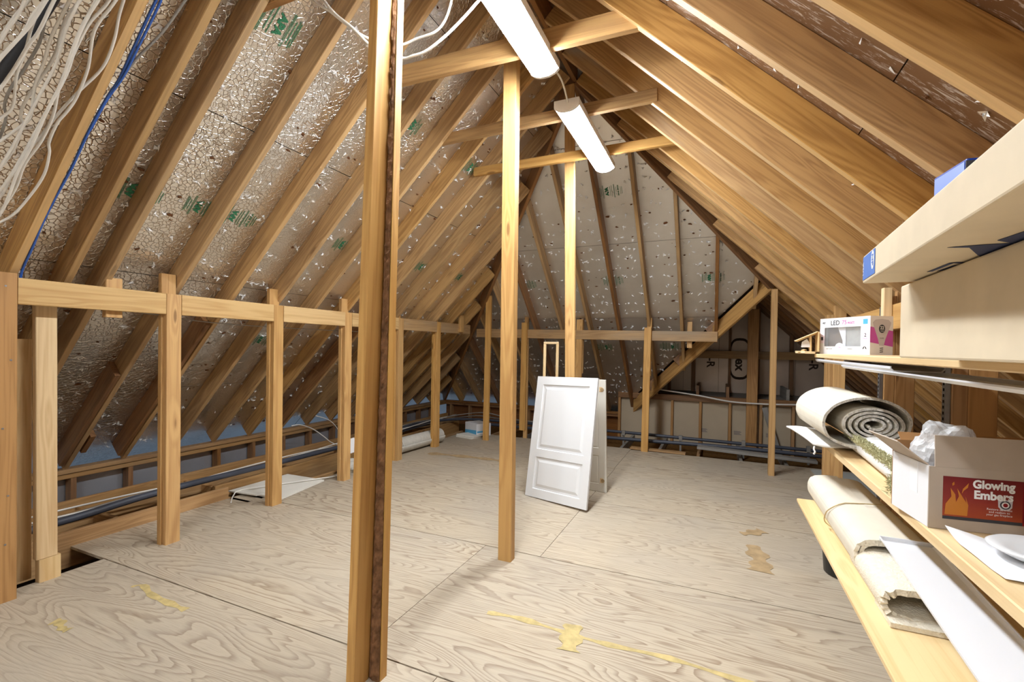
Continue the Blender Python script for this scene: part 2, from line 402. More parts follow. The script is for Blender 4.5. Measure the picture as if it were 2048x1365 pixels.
def clip(poly, nx, ny, d):
    """keep nx*x+ny*y <= d"""
    out = []
    for i in range(len(poly)):
        a, b = poly[i], poly[(i+1) % len(poly)]
        fa, fb = nx*a[0]+ny*a[1]-d, nx*b[0]+ny*b[1]-d
        if fa <= 0: out.append(a)
        if (fa < 0 < fb) or (fb < 0 < fa):
            t = fa/(fa-fb); out.append((a[0]+t*(b[0]-a[0]), a[1]+t*(b[1]-a[1])))
    return out

# ------------------------------------------------------------------ roof geometry numbers
S = 0.97; KS = math.sqrt(1+S*S)
XR, ZR, YE = -1.237, 3.80, 4.15          # ridge line, end of ridge at the hip
def zl(x): return 5.0+S*x                # underside of left rafters
def zr(x): return 2.6-S*x                # underside of right rafters
def zb(y): return ZR-S*(y-YE)            # underside of hip-end rafters
NL = V((-S, 0, 1))/KS; NR = V((S, 0, 1))/KS; NB = V((0, S, 1))/KS
D = 0.14; VY = D*KS                      # rafter depth, and the same measured plumb
Y0 = -2.053                              # near end of the attic, behind the camera
YW = 8.45                                # far wall of the wing
XW = 0.53                                # wing ridge

# ------------------------------------------------------------------ FLOOR
floor = struct('floor')
rows = [(-2.05, -0.83, -3.46, -1.03), (-0.83, 0.392, -3.87, -1.42), (0.392, 1.615, -3.464, -1.024), (1.62, 2.826, -3.868, -1.42),
        (2.83, 4.05, -3.62, -1.024), (4.053, 5.27, -3.63, -1.03), (5.273, 6.40, -3.64, -1.04)]
for y0, y1, xs, xj in rows:
    cuts = [xs, xj, xj+2.438, 2.55]
    for a, b in zip(cuts[:-1], cuts[1:]):
        if b-a < 0.1: continue
        g = 0.0016
        x0, x1 = a+g, b-g
        yb = y1 if y1 < 6.3 else (6.42 if a < -1.2 else 6.36)
        c = V(((x0+x1)/2, (y0+yb)/2, -0.009))
        hx, hy = (x1-x0)/2, (yb-y0)/2-g
        vs = [(sx*hx, sy*hy, z) for z in (-0.009, 0.009) for sx, sy in ((-1, -1), (1, -1), (1, 1), (-1, 1))]
        mesh('plywood_sheet', vs, [(3, 2, 1, 0), (4, 5, 6, 7), (0, 1, 5, 4), (1, 2, 6, 5), (2, 3, 7, 6), (3, 0, 4, 7)], 'ply', Matrix.Translation(c), floor)
box('attic_base', (-4.94, Y0, -0.36), (3.4, 7.88, -0.30), 'dark', floor)
box('attic_base', (-1.75, 7.88, -0.36), (3.4, 9.0, -0.30), 'dark', floor)
ins = box('insulation_layer', (-4.85, 6.3, -0.16), (2.6, 7.7, -0.12), 'insul', floor)
SK = [0]
def streak(name, pts, w, mat):
    SK[0] += 1; ps = smooth_path(pts, 4); vs, fs = [], []; o = ps[0].copy()
    for i, p in enumerate(ps):
        d = (ps[min(i+1, len(ps)-1)]-ps[max(i-1, 0)]).normalized(); n = V((-d.y, d.x, 0))
        ww = max(0.15, 0.6+0.45*mnoise.noise(p*9)+0.2*math.sin(i*1.7))*w*0.7
        vs += [p-o+n*ww, p-o-n*ww]
    fs = [(2*i, 2*i+1, 2*i+3, 2*i+2) for i in range(len(ps)-1)]
    mesh(name, vs, fs, mat, Matrix.Translation(o+V((0, 0, 0.0006+0.0003*SK[0]))), floor)
streak('chalk_streak', [(-1.047, 2.115, 0), (-0.876, 2.138, 0), (-0.638, 2.125, 0), (-0.434, 2.122, 0), (-0.163, 2.143, 0), (0.149, 2.122, 0), (0.4, 2.13, 0)], 0.035, 'yellow')
streak('chalk_streak', [(-2.933, 1.492, 0), (-2.893, 1.53, 0), (-2.751, 1.493, 0), (-2.569, 1.483, 0), (-2.434, 1.481, 0)], 0.035, 'yellow')
streak('chalk_streak', [(-2.90, 1.15, 0), (-2.86, 1.16, 0), (-2.80, 1.14, 0), (-2.75, 1.145, 0)], 0.045, 'yellow')
streak('tan_streak', [(-3.30, 4.93, 0), (-2.9, 4.98, 0), (-2.55, 5.0, 0), (-2.32, 5.0, 0)], 0.12, 'tan')
streak('tan_streak', [(-0.62, 2.2, 0), (-0.60, 2.1, 0), (-0.585, 2.0, 0)], 0.10, 'yellow')
streak('tan_streak', [(0.25, 3.64, 0), (0.27, 3.5, 0), (0.28, 3.35, 0), (0.27, 3.22, 0)], 0.12, 'tan')
streak('tan_streak', [(0.19, 3.83, 0), (0.26, 3.88, 0), (0.34, 3.96, 0)], 0.10, 'tan')
# joists: the raised side beams beyond the deck's left edge, cross joists and the back joists
board('joist', (-3.885, Y0, -0.02), (-3.885, 2.70, -0.02), 0.235, 0.038, (0, 0, 1), 'joist', floor)
board('joist', (-3.42, 1.42, -0.10), (-3.42, 1.60, -0.10), 0.16, 0.038, (0, 0, 1), 'joist', floor)
board('joist', (-3.95, 2.72, -0.10), (-3.63, 2.72, -0.10), 0.20, 0.038, (0, 0, 1), 'joist', floor)
board('joist', (-4.06, 2.70, -0.02), (-4.06, 6.95, -0.02), 0.20, 0.038, (0, 0, 1), 'joist', floor)
board('joist', (-3.72, 3.45, -0.09), (-3.72, 6.5, -0.09), 0.18, 0.038, (0, 0, 1), 'joist', floor)
board('joist', (-4.36, Y0, -0.02), (-4.36, 7.3, -0.02), 0.20, 0.038, (0, 0, 1), 'joist', floor)
board('joist', (-4.62, Y0, 0.0), (-4.62, 7.5, 0.0), 0.20, 0.038, (0, 0, 1), 'joist', floor)
y = 0.35
while y < 7.4:
    board('cross_joist', (-4.75, y, -0.06), (-3.91 if y < 2.7 else -4.08, y, -0.06), 0.20, 0.038, (0, 0, 1), 'joist', floor); y += 0.813
for i in range(11):
    x = -3.2+i*0.5
    board('back_joist', (x, 6.1, -0.10), (x, 7.62, -0.10), 0.16, 0.038, (0, 0, 1), 'grey' if i % 3 else 'joist', floor)

# ------------------------------------------------------------------ CEILING (roof)
ceil = struct('ceiling', (XR, YE, ZR))
def rafter_l(yc, x0, x1, mat='rafter', name='rafter', thick=0.038, depth=D, drop=0.0):
    p0 = V((x0, yc, zl(x0)))+NL*(depth/2-drop); p1 = V((x1, yc, zl(x1)))+NL*(depth/2-drop)
    return board(name, p0, p1, depth, thick, NL, mat, ceil)
def rafter_r(yc, x0, x1, mat='rafter_r', thick=0.050):
    yc -= 0.006; p0 = V((x0, yc, zr(x0)))+NR*D/2; p1 = V((x1, yc, zr(x1)))+NR*D/2
    return board('rafter', p0, p1, D, thick, NR, mat, ceil)
XE = -4.84                                # eave foot, left
yl = [1.995-0.4065*k for k in range(1, 11)] + [1.412] + [1.995+0.4065*k for k in range(0, 14)]
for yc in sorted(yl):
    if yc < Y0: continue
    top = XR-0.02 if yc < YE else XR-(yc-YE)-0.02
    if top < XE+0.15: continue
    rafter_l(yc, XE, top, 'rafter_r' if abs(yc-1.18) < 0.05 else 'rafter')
# sistered pieces nailed along a few left rafters
rafter_l(1.955, -4.80, -4.02, 'old', 'sister_board', 0.036)
rafter_l(2.355, -4.80, -3.62, 'old', 'sister_board', 0.036)
rafter_l(2.05, -4.70, -4.55, 'old', 'sister_board', 0.036)
rafter_l(3.99, -4.80, -3.3, 'old', 'sister_board', 0.036)
# right slope: main part, then the wing beyond the hip
yr = [2.428-0.428*k for k in range(-4, 11)]
yr += [4.46, 4.52, 4.88, 5.30, 5.72]
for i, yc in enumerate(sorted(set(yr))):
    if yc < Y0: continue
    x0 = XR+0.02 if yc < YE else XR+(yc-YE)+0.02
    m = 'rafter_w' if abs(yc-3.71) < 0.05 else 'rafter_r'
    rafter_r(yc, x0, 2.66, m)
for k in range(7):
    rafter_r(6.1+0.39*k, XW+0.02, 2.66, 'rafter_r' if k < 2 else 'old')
# hip-end jacks
for k in range(-8, 9):
    x = XR+0.4065*k
    if abs(x-XR) < 0.01: ys = YE+0.05
    else: ys = YE+abs(x-XR)+0.02
    ye = 7.80 if x < -1.40 else min(7.80, 6.45-x+0.10)
    if ye-ys < 0.15: continue
    p0 = V((x, ys, zb(ys)))+NB*D/2; p1 = V((x, ye, zb(ye)))+NB*D/2
    board('rafter', p0, p1, D, 0.038, NB, 'rafter' if k % 3 else 'old', ceil)
# ridge board, hips, valley, wing ridge
board('ridge_board', (XR, Y0, ZR+0.11), (XR, YE, ZR+0.11), 0.235, 0.038, (0, 0, 1), 'old', ceil)
def sloped(name, p0, p1, depth, mat, lift):
    d = (V(p1)-V(p0)).normalized(); s = d.cross(V((0, 0, 1))).normalized(); n = s.cross(d)
    if n.z < 0: n = -n
    return board(name, V(p0)+n*lift, V(p1)+n*lift, depth, 0.04, n, mat, ceil)
t = 3.62
sloped('hip_rafter', (XR, YE, ZR), (XR-t, YE+t, ZR-S*t), 0.19, 'old', 0.065)
t = XW-XR+0.02
sloped('hip_rafter', (XR, YE, ZR), (XR+t, YE+t, ZR-S*t), 0.19, 'old', 0.055)
zv = zr(XW)
sloped('valley_rafter', (XW, 6.45-XW, zv), (XW-2.0, 6.45-XW+2.0, zv-S*2.0), 0.17, 'rafter', 0.03)
board('wing_ridge', (XW, 5.95, zv+0.10), (XW, YW, zv+0.10), 0.19, 0.038, (0, 0, 1), 'old', ceil)
for k in range(5):
    yy = 6.5+0.42*k
    xa = max(6.45-yy, -1.9)
    p0 = V((xa, yy, zv+S*(xa-XW)))+NL*D/2; p1 = V((XW-0.02, yy, zv-S*0.02))+NL*D/2
    if p1.x-p0.x > 0.1: board('rafter', p0, p1, D, 0.038, NL, 'old', ceil)

# foil-faced sheathing sheets: local x runs along the eave, local y up the slope, local z outward
def sheets(org, u, v, uu, vv, clips, mat, name='sheathing_sheet'):
    u, v = V(u).normalized(), V(v).normalized(); n = u.cross(v)
    res = []
    for j in range(len(vv)-1):
        for i in range(len(uu)-1):
            g = 0.0025; offs = 0.0
            poly = [(uu[i]+g, vv[j]+g), (uu[i+1]-g, vv[j]+g), (uu[i+1]-g, vv[j+1]-g), (uu[i]+g, vv[j+1]-g)]
            for c in clips:
                poly = clip(poly, *c)
                if len(poly) < 3: break
            if len(poly) < 3: continue
            cx = sum(p[0] for p in poly)/len(poly); cy = sum(p[1] for p in poly)/len(poly)
            mw = Matrix(((u.x, v.x, n.x, 0), (u.y, v.y, n.y, 0), (u.z, v.z, n.z, 0), (0, 0, 0, 1)))
            mw.translation = V(org)+u*cx+v*cy
            dz = random.uniform(-0.0015, 0.0015)
            res.append((prism(name, [(p[0]-cx, p[1]-cy) for p in poly], min(dz, 0.012-0.002), 0.012, mat, mw, ceil), mw))
    return res
# left: u along -y?  want outward normal NL = u x v with v up the slope (1,0,S)
vL = V((1, 0, S)).normalized()
oL = V((-2.622, 0, zl(-2.622)+(D+0.001)*KS))
hl = 1.219
uL = V((0, 1, 0))                          # u x v = (0,1,0)x(1,0,S) = (S,0,-1): inward, so flip u
uL = V((0, -1, 0))
vs_ = [(-5.45+2.622)*KS, -2*hl, -hl, 0, hl, (XR+2.622)*KS]
us_ = [-y for y in (8.45, 6.87, 4.43, 1.99, -0.45, Y0)]
# hip clip: y <= YE + (XR - x); with y=-U, x=-2.622+Vv/KS
left_sheets = sheets(oL, uL, vL, us_, vs_, [(-1, 1/KS, YE+XR+2.622)], 'foil')
# right: v up the slope is (-1,0,S); u = (0,1,0): (0,1,0)x(-1,0,S) = (S,0,1) outward
vR = V((-1, 0, S)).normalized(); oR = V((XW, 0, zr(XW)+(D+0.001)*KS))
vr_ = [(XW-2.75)*KS, -hl*1.55, -hl*0.55, 0, hl*0.9, hl*1.9, (XW-XR)*KS]
ur_ = [Y0, 0.44, 2.88, 5.32, 7.0, YW]
sheets(oR, (0, 1, 0), vR, ur_, vr_[:4], [], 'foil_right')
sheets(oR, (0, 1, 0), vR, ur_, vr_[3:], [(1, 1/KS, YE+XW-XR)], 'foil_right')
# back: v up the slope is (0,-1,S); u = (-1,0,0): (-1,0,0)x(0,-1,S) = (0,S,1) outward
vB = V((0, -1, S)).normalized(); oB = V((0, 5.583, zb(5.583)+(D+0.001)*KS))
ub_ = [-x for x in (2.4, 1.2, -1.237, -3.675, -5.6)]
vb_ = [(5.583-8.40)*KS, -2*0.855*KS, -0.855*KS, 0, 0.875*KS, (5.583-YE)*KS]
# x=-U, y=5.583-Vv/KS ; x-XR <= y-YE ; XR-x <= y-YE ; x+y <= 6.45
back_sheets = sheets(oB, (-1, 0, 0), vB, ub_, vb_, [(-1, 1/KS, 5.583-YE+XR), (1, 1/KS, 5.583-YE-XR), (-1, -1/KS, 6.45-5.583)], 'foil_back')
# wing, left slope: plane z = zv + S (x-XW), same orientation as the left slope
oWg = V((XW, 0, zv+(D+0.001)*KS))
sheets(oWg, (0, -1, 0), vL, [-YW, -7.2, -5.9], [-3.2, -2.0, -0.9, 0], [(1, -1/KS, XW-6.45)], 'foil_old')

# continuous roofing felt over the sheets, so no daylight shows through the joints
def felt(pts, n):
    n = V(n); vs = [V(p)+V((0, 0, (D+0.018)*KS)) for p in pts]; c = sum(vs, V((0, 0, 0)))/len(vs); k = len(vs)
    vs = [v-c for v in vs]+[v-c+n*0.01 for v in vs]
    mesh('roofing_felt', vs, [tuple(range(k)), tuple(range(2*k-1, k-1, -1))]+[(i, (i+1) % k, k+(i+1) % k, k+i) for i in range(k)], 'dark', Matrix.Translation(c), ceil)
e = 0.12
P = lambda x, y, f: (x, y, f)
felt([(-5.45, Y0-0.1, zl(-5.45)), (-5.45, YE+XR+5.45, zl(-5.45)), (XR+e, YE-e, zl(XR+e)), (XR+e, Y0-0.1, zl(XR+e))], NL)
felt([(2.75, Y0-0.1, zr(2.75)), (2.75, YW+0.1, zr(2.75)), (XW-e, YW+0.1, zr(XW-e)), (XW-e, YE+XW-XR, zr(XW-e)), (XR-e, YE-e, zr(XR-e)), (XR-e, Y0-0.1, zr(XR-e))], NR)
felt([(XR, YE-e, zb(YE-e)), (XW+e, YE+XW-XR, zb(YE+XW-XR)), (XW+e, 6.45-XW, zb(6.45-XW)), (-1.95-e, 8.40+e, zb(8.40+e)), (-5.5, 8.40+e, zb(8.40+e))], NB)
felt([(XW+e, YW+0.1, zv+S*e), (XW+e, 5.9, zv+S*e), (XW, 5.9, zv), (-2.1, 8.55, zv+S*(-2.1-XW)), (-2.1, YW+0.1, zv+S*(-2.1-XW))], NL)

# stamps on the foil: green grade marks, lettering and ruled lines
def stamp(sheet_list, P, rot, full=True, sz=0.055):
    best = min(sheet_list, key=lambda s: (s[1].translation-V(P)).length)
    o, mw = best; loc = mw.inverted() @ V(P)
    base = mw @ Matrix.Translation((loc.x, loc.y, -0.0035)) @ Matrix.Rotation(math.pi, 4, 'Y') @ Matrix.Rotation(rot, 4, 'Z')
    text('grade_stamp', 'APA', sz, 'green', base, o, 0.0035)
    T = lambda x, y: base @ Matrix.Translation((x, y, 0))
    rule = lambda yy, hw, th: box('stamp_rule', (-hw, yy-th, 0), (hw, yy+th, 0.0006), 'green', o, base)
    for yy in (sz*0.72, sz*0.86, -sz*1.52, -sz*1.66): rule(yy, sz*1.55, sz*0.028)
    for yy in (-sz*0.75, -sz*1.08, -sz*1.98, -sz*2.95, -sz*3.25, sz*1.15, sz*1.42, sz*1.60): rule(yy, sz*(1.05+0.25*math.sin(yy*90)), sz*0.035)
    text('stamp_line', '24/16  INCH', sz*0.46, 'green', T(0, -sz*2.45), o, 0.0008)
for P, r in (((-2.187, 1.795, 3.073), 1.57), ((-2.193, 2.994, 3.067), 1.57), ((-2.193, 3.91, 3.067), 1.57), ((-3.06, 1.92, 2.227), -1.57), ((-3.058, 2.155, 2.229), -1.57),
             ((-3.051, 3.152, 2.236), -1.57), ((-3.069, 1.55, 2.219), -1.57), ((-3.044, 5.2, 2.24), -1.57), ((-3.925, 3.037, 1.388), 1.57), ((-3.05, 4.35, 2.237), -1.57)):
    stamp(left_sheets, P, -1.57 if P[0] > -2.5 else 1.57, sz=0.062 if P[1] < 1.8 and P[0] > -2.5 else 0.048)
for P, r in (((-1.14, 5.094, 3.079), 1.57), ((-1.276, 5.973, 2.227), 1.57), ((-0.10, 5.984, 2.216), 1.57), ((-2.456, 5.978, 2.222), 1.57), ((-0.57, 6.823, 1.402), -1.57), ((-1.5, 6.85, 1.376), -1.57)):
    stamp(back_sheets, P, r, sz=0.05)

# roofing-nail points and torn foil under the sheathing (uncountable: one object each)
def shards(name, mat, n, seed, big):
    rnd = random.Random(seed); vs, fs = [], []
    c0 = V((XR, YE, ZR))
    def add(P, nrm, a, b, g=1.0):
        P = P-c0; nin = -nrm
        if big:
            k = rnd.randint(4, 6); r = rnd.uniform(0.007, 0.020)*g; base = len(vs); ph = rnd.uniform(0, 6)
            vs.append(P+nin*rnd.uniform(0.004, 0.010))
            for i in range(k):
                th = ph+6.283*i/k; rr = r*rnd.uniform(0.35, 1.3)
                vs.append(P+a*math.cos(th)*rr+b*math.sin(th)*rr*0.6+nin*0.0015)
            for i in range(k): fs.append((base, base+1+i, base+1+(i+1) % k))
        else:
            for q in range(rnd.randint(1, 2)):
                th = rnd.uniform(0, 6.283); d1 = a*math.cos(th)+b*math.sin(th); d2 = a*math.sin(th)-b*math.cos(th)
                L = rnd.uniform(0.010, 0.034)*g; wd = rnd.uniform(0.004, 0.012)*g; h = rnd.uniform(0.004, 0.018); base = len(vs)
                vs.extend([P-d2*wd, P+d2*wd, P+d1*L+nin*h, P+d1*L*0.3+nin*h*0.9])
                fs.extend([(base, base+1, base+2), (base, base+2, base+3), (base+1, base+3, base+2)])
    bL, bR, bB = V((0, 1, 0)), V((0, 1, 0)), V((1, 0, 0))
    cnt = 0
    while cnt < n:
        s = rnd.random()
        if s < 0.48:
            y = rnd.uniform(0.2, 7.6); row = rnd.randint(0, 34); x = -4.8+row*0.103+rnd.gauss(0, 0.012)
            if x > XR-0.05 or y > YE+(XR-x): continue
            add(V((x, y, zl(x)))+NL*(D-0.001), NL, bL, vL, 1.2)
        elif s < 0.84:
            x = rnd.uniform(-4.7, 0.5); row = rnd.randint(0, 34); y = 4.3+row*0.103+rnd.gauss(0, 0.012)
            if y > 7.7 or abs(x-XR) > y-YE or x+y > 6.35: continue
            add(V((x, y, zb(y)))+NB*(D-0.001), NB, bB, vB, 1.35)
        else:
            y = rnd.uniform(0.3, 5.5); row = rnd.randint(0, 34); x = XR+row*0.103+rnd.gauss(0, 0.012)
            if x < XR+0.05 or x > 2.5 or y > YE+(x-XR): continue
            add(V((x, y, zr(x)))+NR*(D-0.001), NR, bR, vR)
        cnt += 1
    o = mesh(name, vs, fs, mat, Matrix.Translation(c0), ceil); o['kind'] = 'stuff'
shards('nail_tips', 'shard', 4200, 3, False)
shards('foil_tears', 'tear', 1000, 5, True)

# ------------------------------------------------------------------ WALLS
# left eave wall: double plate on short studs with foil behind
wl = struct('wall_left', (-4.86, 3.0, 0))
board('top_plate', (-4.86, Y0, 0.285), (-4.86, 7.75, 0.285), 0.036, 0.10, (0, 0, 1), 'plate', wl)
board('top_plate', (-4.862, Y0, 0.243), (-4.862, 7.75, 0.243), 0.036, 0.092, (0, 0, 1), 'plate', wl)
y = -0.4
while y < 7.6:
    board('stud', (-4.862, y, -0.30), (-4.862, y, 0.224), 0.038, 0.089, (0, 1, 0), 'old', wl); y += 0.4065
y = Y0
while y < 7.6:
    box('foil_panel', (-4.93, y+0.0005, -0.30), (-4.918, min(y+2.43, 7.8), 0.30), 'foil_wall', wl); y += 2.438
# back eave wall, left of the wing
wb = struct('wall_back', (-3.2, 7.8, 0))
board('top_plate', (-4.85, 7.80, 0.285), (-1.40, 7.80, 0.285), 0.036, 0.10, (0, 0, 1), 'old', wb)
board('top_plate', (-4.85, 7.80, 0.243), (-1.40, 7.80, 0.243), 0.036, 0.092, (0, 0, 1), 'old', wb)
for k in range(9):
    board('stud', (-4.7+0.4065*k, 7.80, -0.30), (-4.7+0.4065*k, 7.80, 0.224), 0.089, 0.038, (0, 1, 0), 'post_dark', wb)
for k in range(3):
    box('board_panel', (-4.86+k*1.17, 7.855, -0.30), (-4.86+k*1.17+1.162, 7.867, 0.25), 'osb', wb)
# wing wall: kraft-faced panels between studs, ledge with joist ends, old foil board gable above
wf = struct('wall_far', (0.4, 7.6, 0))
board('top_plate', (-1.45, 7.62, 0.615), (2.5, 7.62, 0.615), 0.085, 0.10, (0, 0, 1), 'old', wf)
box('ledge', (-1.6, 7.66, 0.630), (2.55, YW, 0.655), 'grey', wf)
for k in range(10):
    x = -1.43+0.405*k
    board('stud', (x, 7.62, -0.30), (x, 7.62, 0.575), 0.089, 0.038, (0, 1, 0), 'post_dark', wf)
    box('kraft_panel', (x+0.022, 7.64, -0.30), (x+0.383, 7.66, 0.570), 'kraft', wf)
for x in (-0.16, 0.30, 0.72):            # faint printed panel marks
    for q in range(5): box('panel_print', (x-0.05, 7.6385, 0.11+q*0.012), (x+0.05-0.012*(q % 3), 7.6398, 0.114+q*0.012), 'bluedark', wf)
for x, y0 in ((-0.26, 7.58), (0.155, 7.58), (0.47, 7.62), (0.93, 7.60), (1.45, 7.62)):
    board('joist_end', (x, y0, 0.735), (x, YW-0.1, 0.735), 0.16, 0.04, (0, 0, 1), 'old' if x < 0.9 else 'grey', wf)
for k in range(8):
    x0 = -1.62+0.55*k; x1 = x0+0.546
    zt = lambda x: (zv+S*(x-XW) if x < XW else zr(x))+VY
    xs = [x0]+([XW] if x0 < XW < x1 else [])+[x1]
    poly = [(x0, 0.66), (x1, 0.66)]+[(x, max(zt(x), 0.67)) for x in reversed(xs)]
    prism('foil_board', poly, 0.0, 0.02, 'foil_old', Matrix(((1, 0, 0, 0), (0, 0, 1, YW), (0, 1, 0, 0), (0, 0, 0, 1))), wf)
box('wall_backing', (-2.2, YW+0.022, -0.30), (2.75, YW+0.04, 2.4), 'dark', wf)
box('wall_backing', (-1.75, 7.70, -0.30), (-1.70, YW+0.03, 0.64), 'dark', wf)
for x, wd in ((-0.74, 0.05), (-0.36, 0.06), (0.19, 0.038), (0.56, 0.13), (1.06, 0.05), (1.55, 0.10), (2.0, 0.05)):
    zt_ = (zv+S*(x-XW) if x < XW else zr(x))+0.05
    if zt_ > 0.8: board('gable_stud', (x, YW-0.06, 0.66), (x, YW-0.06, zt_), 0.089, wd, (0, 1, 0), 'old', wf)
board('gable_girt', (-0.62, 8.25, 1.285), (1.35, 8.25, 1.285), 0.12, 0.04, (0, 0, 1), 'girt_old', wf)
MF = lambda x, z, r: Matrix.Translation((x, YW-0.004, z)) @ Matrix.Rotation(math.pi/2, 4, 'X') @ Matrix.Rotation(r, 4, 'Z')
text('board_print', 'tex', 0.20, 'print', MF(0.34, 1.16, -1.57), wf, 0.006)
for a in range(28):                      # oval around the lettering
    t0, t1 = 2*math.pi*a/28, 2*math.pi*(a+1)/28
    P = lambda t, k: V((0.34+math.copysign(abs(math.cos(t))**0.7, math.cos(t))*0.15*k, YW-0.003, 1.22+math.copysign(abs(math.sin(t))**0.5, math.sin(t))*0.34*k))
    mesh('board_print', [P(t0, 1), P(t1, 1), P(t1, .88), P(t0, .88)], [(0, 1, 2, 3)], 'print', None, wf)
text('board_print', 'T-R', 0.17, 'print', MF(-0.10, 1.20, -1.57), wf, 0.004)
text('board_print', 'T-R', 0.17, 'print', MF(1.36, 1.20, -1.57), wf, 0.004)
board('stud', (0.47, 7.52, -0.25), (0.47, 7.52, 1.95), 0.06, 0.14, (0, 1, 0), 'post_dark', wf)
board('brace', (0.63, 7.50, 0.55), (0.86, 7.52, -0.2), 0.04, 0.07, (0, 1, 0), 'grey', wf)
# corner post where the valley lands
board('corner_stud', (-1.36, 7.72, -0.3), (-1.36, 7.72, 0.30), 0.089, 0.10, (0, 1, 0), 'post_dark', wf)
# right eave and the end wall behind the camera (off frame, they close the attic)
wr = struct('wall_right', (2.62, 2.5, 0))
board('top_plate', (2.62, Y0, 0.02), (2.62, YW, 0.02), 0.04, 0.10, (0, 0, 1), 'plate', wr)
box('eave_panel', (2.68, Y0, -0.30), (2.70, YW, 0.06), 'osb', wr)
wn = struct('unseen_wall_front', (-1.2, Y0, 0))
poly = [(-5.1, -0.3), (2.8, -0.3), (2.8, 0.1), (XR, ZR+0.2), (-5.1, 0.3)]
prism('unseen_fill_gable', poly, 0.0, 0.02, 'drywall', Matrix(((1, 0, 0, 0), (0, 0, 1, Y0-0.02), (0, 1, 0, 0), (0, 0, 0, 1))), wn)  # unseen end wall, made pale drywall to bounce soft fill forward

# ------------------------------------------------------------------ KNEE-WALL POSTS AND GIRTS
def post2(y0, wid, label, ztop=1.675, zst=1.81, x=-3.33, mat='post', off=-0.012):
    t = thing('support_post', (x-0.02, y0+wid/2, 0), label, 'post', 'knee wall posts')
    yc = y0+wid/2
    board('front_plank', (x-0.019, yc, 0.0), (x-0.019, yc, ztop), wid, 0.038, (0, 1, 0), mat, t)
    board('back_plank', (x-0.058, yc+off, 0.0), (x-0.058, yc+off, zst), wid*0.98, 0.038, (0, 1, 0), mat, t)
    return t
t = thing('support_post', (-3.35, 1.08, 0), 'wide brown wooden post cut by the left edge of the picture', 'post')
board('front_plank', (-3.35, 1.085, 0), (-3.35, 1.085, 1.70), 0.18, 0.042, (0, 1, 0), 'post_dark', t)
for zz, yy in ((1.66, 1.05), (1.63, 1.13), (1.60, 1.10), (1.25, 1.15), (0.9, 1.12), (0.55, 1.14), (0.3, 1.13)):
    box('nail_head', (-3.329, yy-0.004, zz-0.004), (-3.327, yy+0.004, zz+0.004), 'steel', t)
t = thing('support_post', (-3.50, 1.27, 0), 'rough pale timber post standing behind the wide brown left-edge post', 'post')
board('front_plank', (-3.56, 1.25, 0.0), (-3.56, 1.25, 1.36), 0.12, 0.04, (0, 1, 0), 'post_pale', t)
t = thing('support_post', (-3.45, 1.33, 0), 'whitewashed pale wooden post beside the square hole in the floor', 'post')
board('front_plank', (-3.455, 1.336, 0.13), (-3.455, 1.33, 1.56), 0.092, 0.042, (0, 1, 0), 'post_pale', t)
board('foot_block', (-3.452, 1.348, -0.02), (-3.452, 1.347, 0.128), 0.095, 0.048, (0, 1, 0), 'post_pale', t)
post2(1.892, 0.092, 'golden pine post nearest the floor hole, holding the girt ends')
post2(2.725, 0.092, 'golden pine post standing before the white drywall offcut', x=-3.355)
post2(3.535, 0.092, 'golden pine post with a knot low down, beside the hanging paper', x=-3.36)
post2(4.43, 0.092, 'pine post just right of the bark-edged post, by the rolled pad', x=-3.40)
post2(5.255, 0.092, 'pine post at the far end of the rolled carpet pad', x=-3.41, mat='post')
t = thing('support_post', (-3.02, 6.0, 0), 'thin free-standing pine stick post in front of the blue and white box', 'post')
board('plank', (-3.04, 6.0, 0.0), (-3.02, 6.0, 2.09), 0.038, 0.085, (0, 1, 0), 'post', t)
def seg(name, p0, p1, label, mat, depth=0.138, grp='knee wall girts'):
    c = (V(p0)+V(p1))/2
    t = thing(name, c, label, 'beam', grp); board('beam', p0, p1, depth, 0.038, (0, 0, 1), mat, t); return t
zg = 1.607
seg('girt', (-3.352, 1.178, 1.61), (-3.352, 1.889, zg), 'pale girt board with two dark knots at the left edge', 'girt')
seg('girt', (-3.352, 1.987, zg), (-3.375, 2.722, zg), 'girt board second from the left edge of the picture', 'girt')
seg('girt', (-3.375, 2.820, zg), (-3.380, 3.532, zg), 'girt board third from the left edge, ending near the bark-edged post', 'girt')
seg('girt', (-3.380, 3.630, zg), (-3.42, 4.427, zg), 'girt board passing behind the bark-edged post', 'girt')
seg('girt', (-3.420, 4.525, zg), (-3.43, 5.252, zg), 'girt board right of the bark-edged post', 'girt_old')
seg('girt', (-3.430, 5.350, zg), (-3.43, 6.16, zg), 'last short girt board of the left knee wall, at the hip corner', 'girt_old')
seg('girt', (-3.43, 6.42, 1.565), (-0.0, 6.40, 1.525), 'long dusty girt across the hip end of the roof', 'girt_old', 0.13)
# stub blocks hanging on the girt
for k, (yy, lab) in enumerate(((1.62, 'short block nailed behind the leftmost girt board'), (5.86, 'small cleat standing above the last left girt'))):
    t = thing('cleat_block', (-3.395, yy, 1.6), lab, 'block')
    board('block', (-3.395, yy, 1.50 if k == 0 else 1.56), (-3.395, yy, 1.74 if k == 0 else 1.80), 0.085, 0.045, (0, 1, 0), 'post', t)
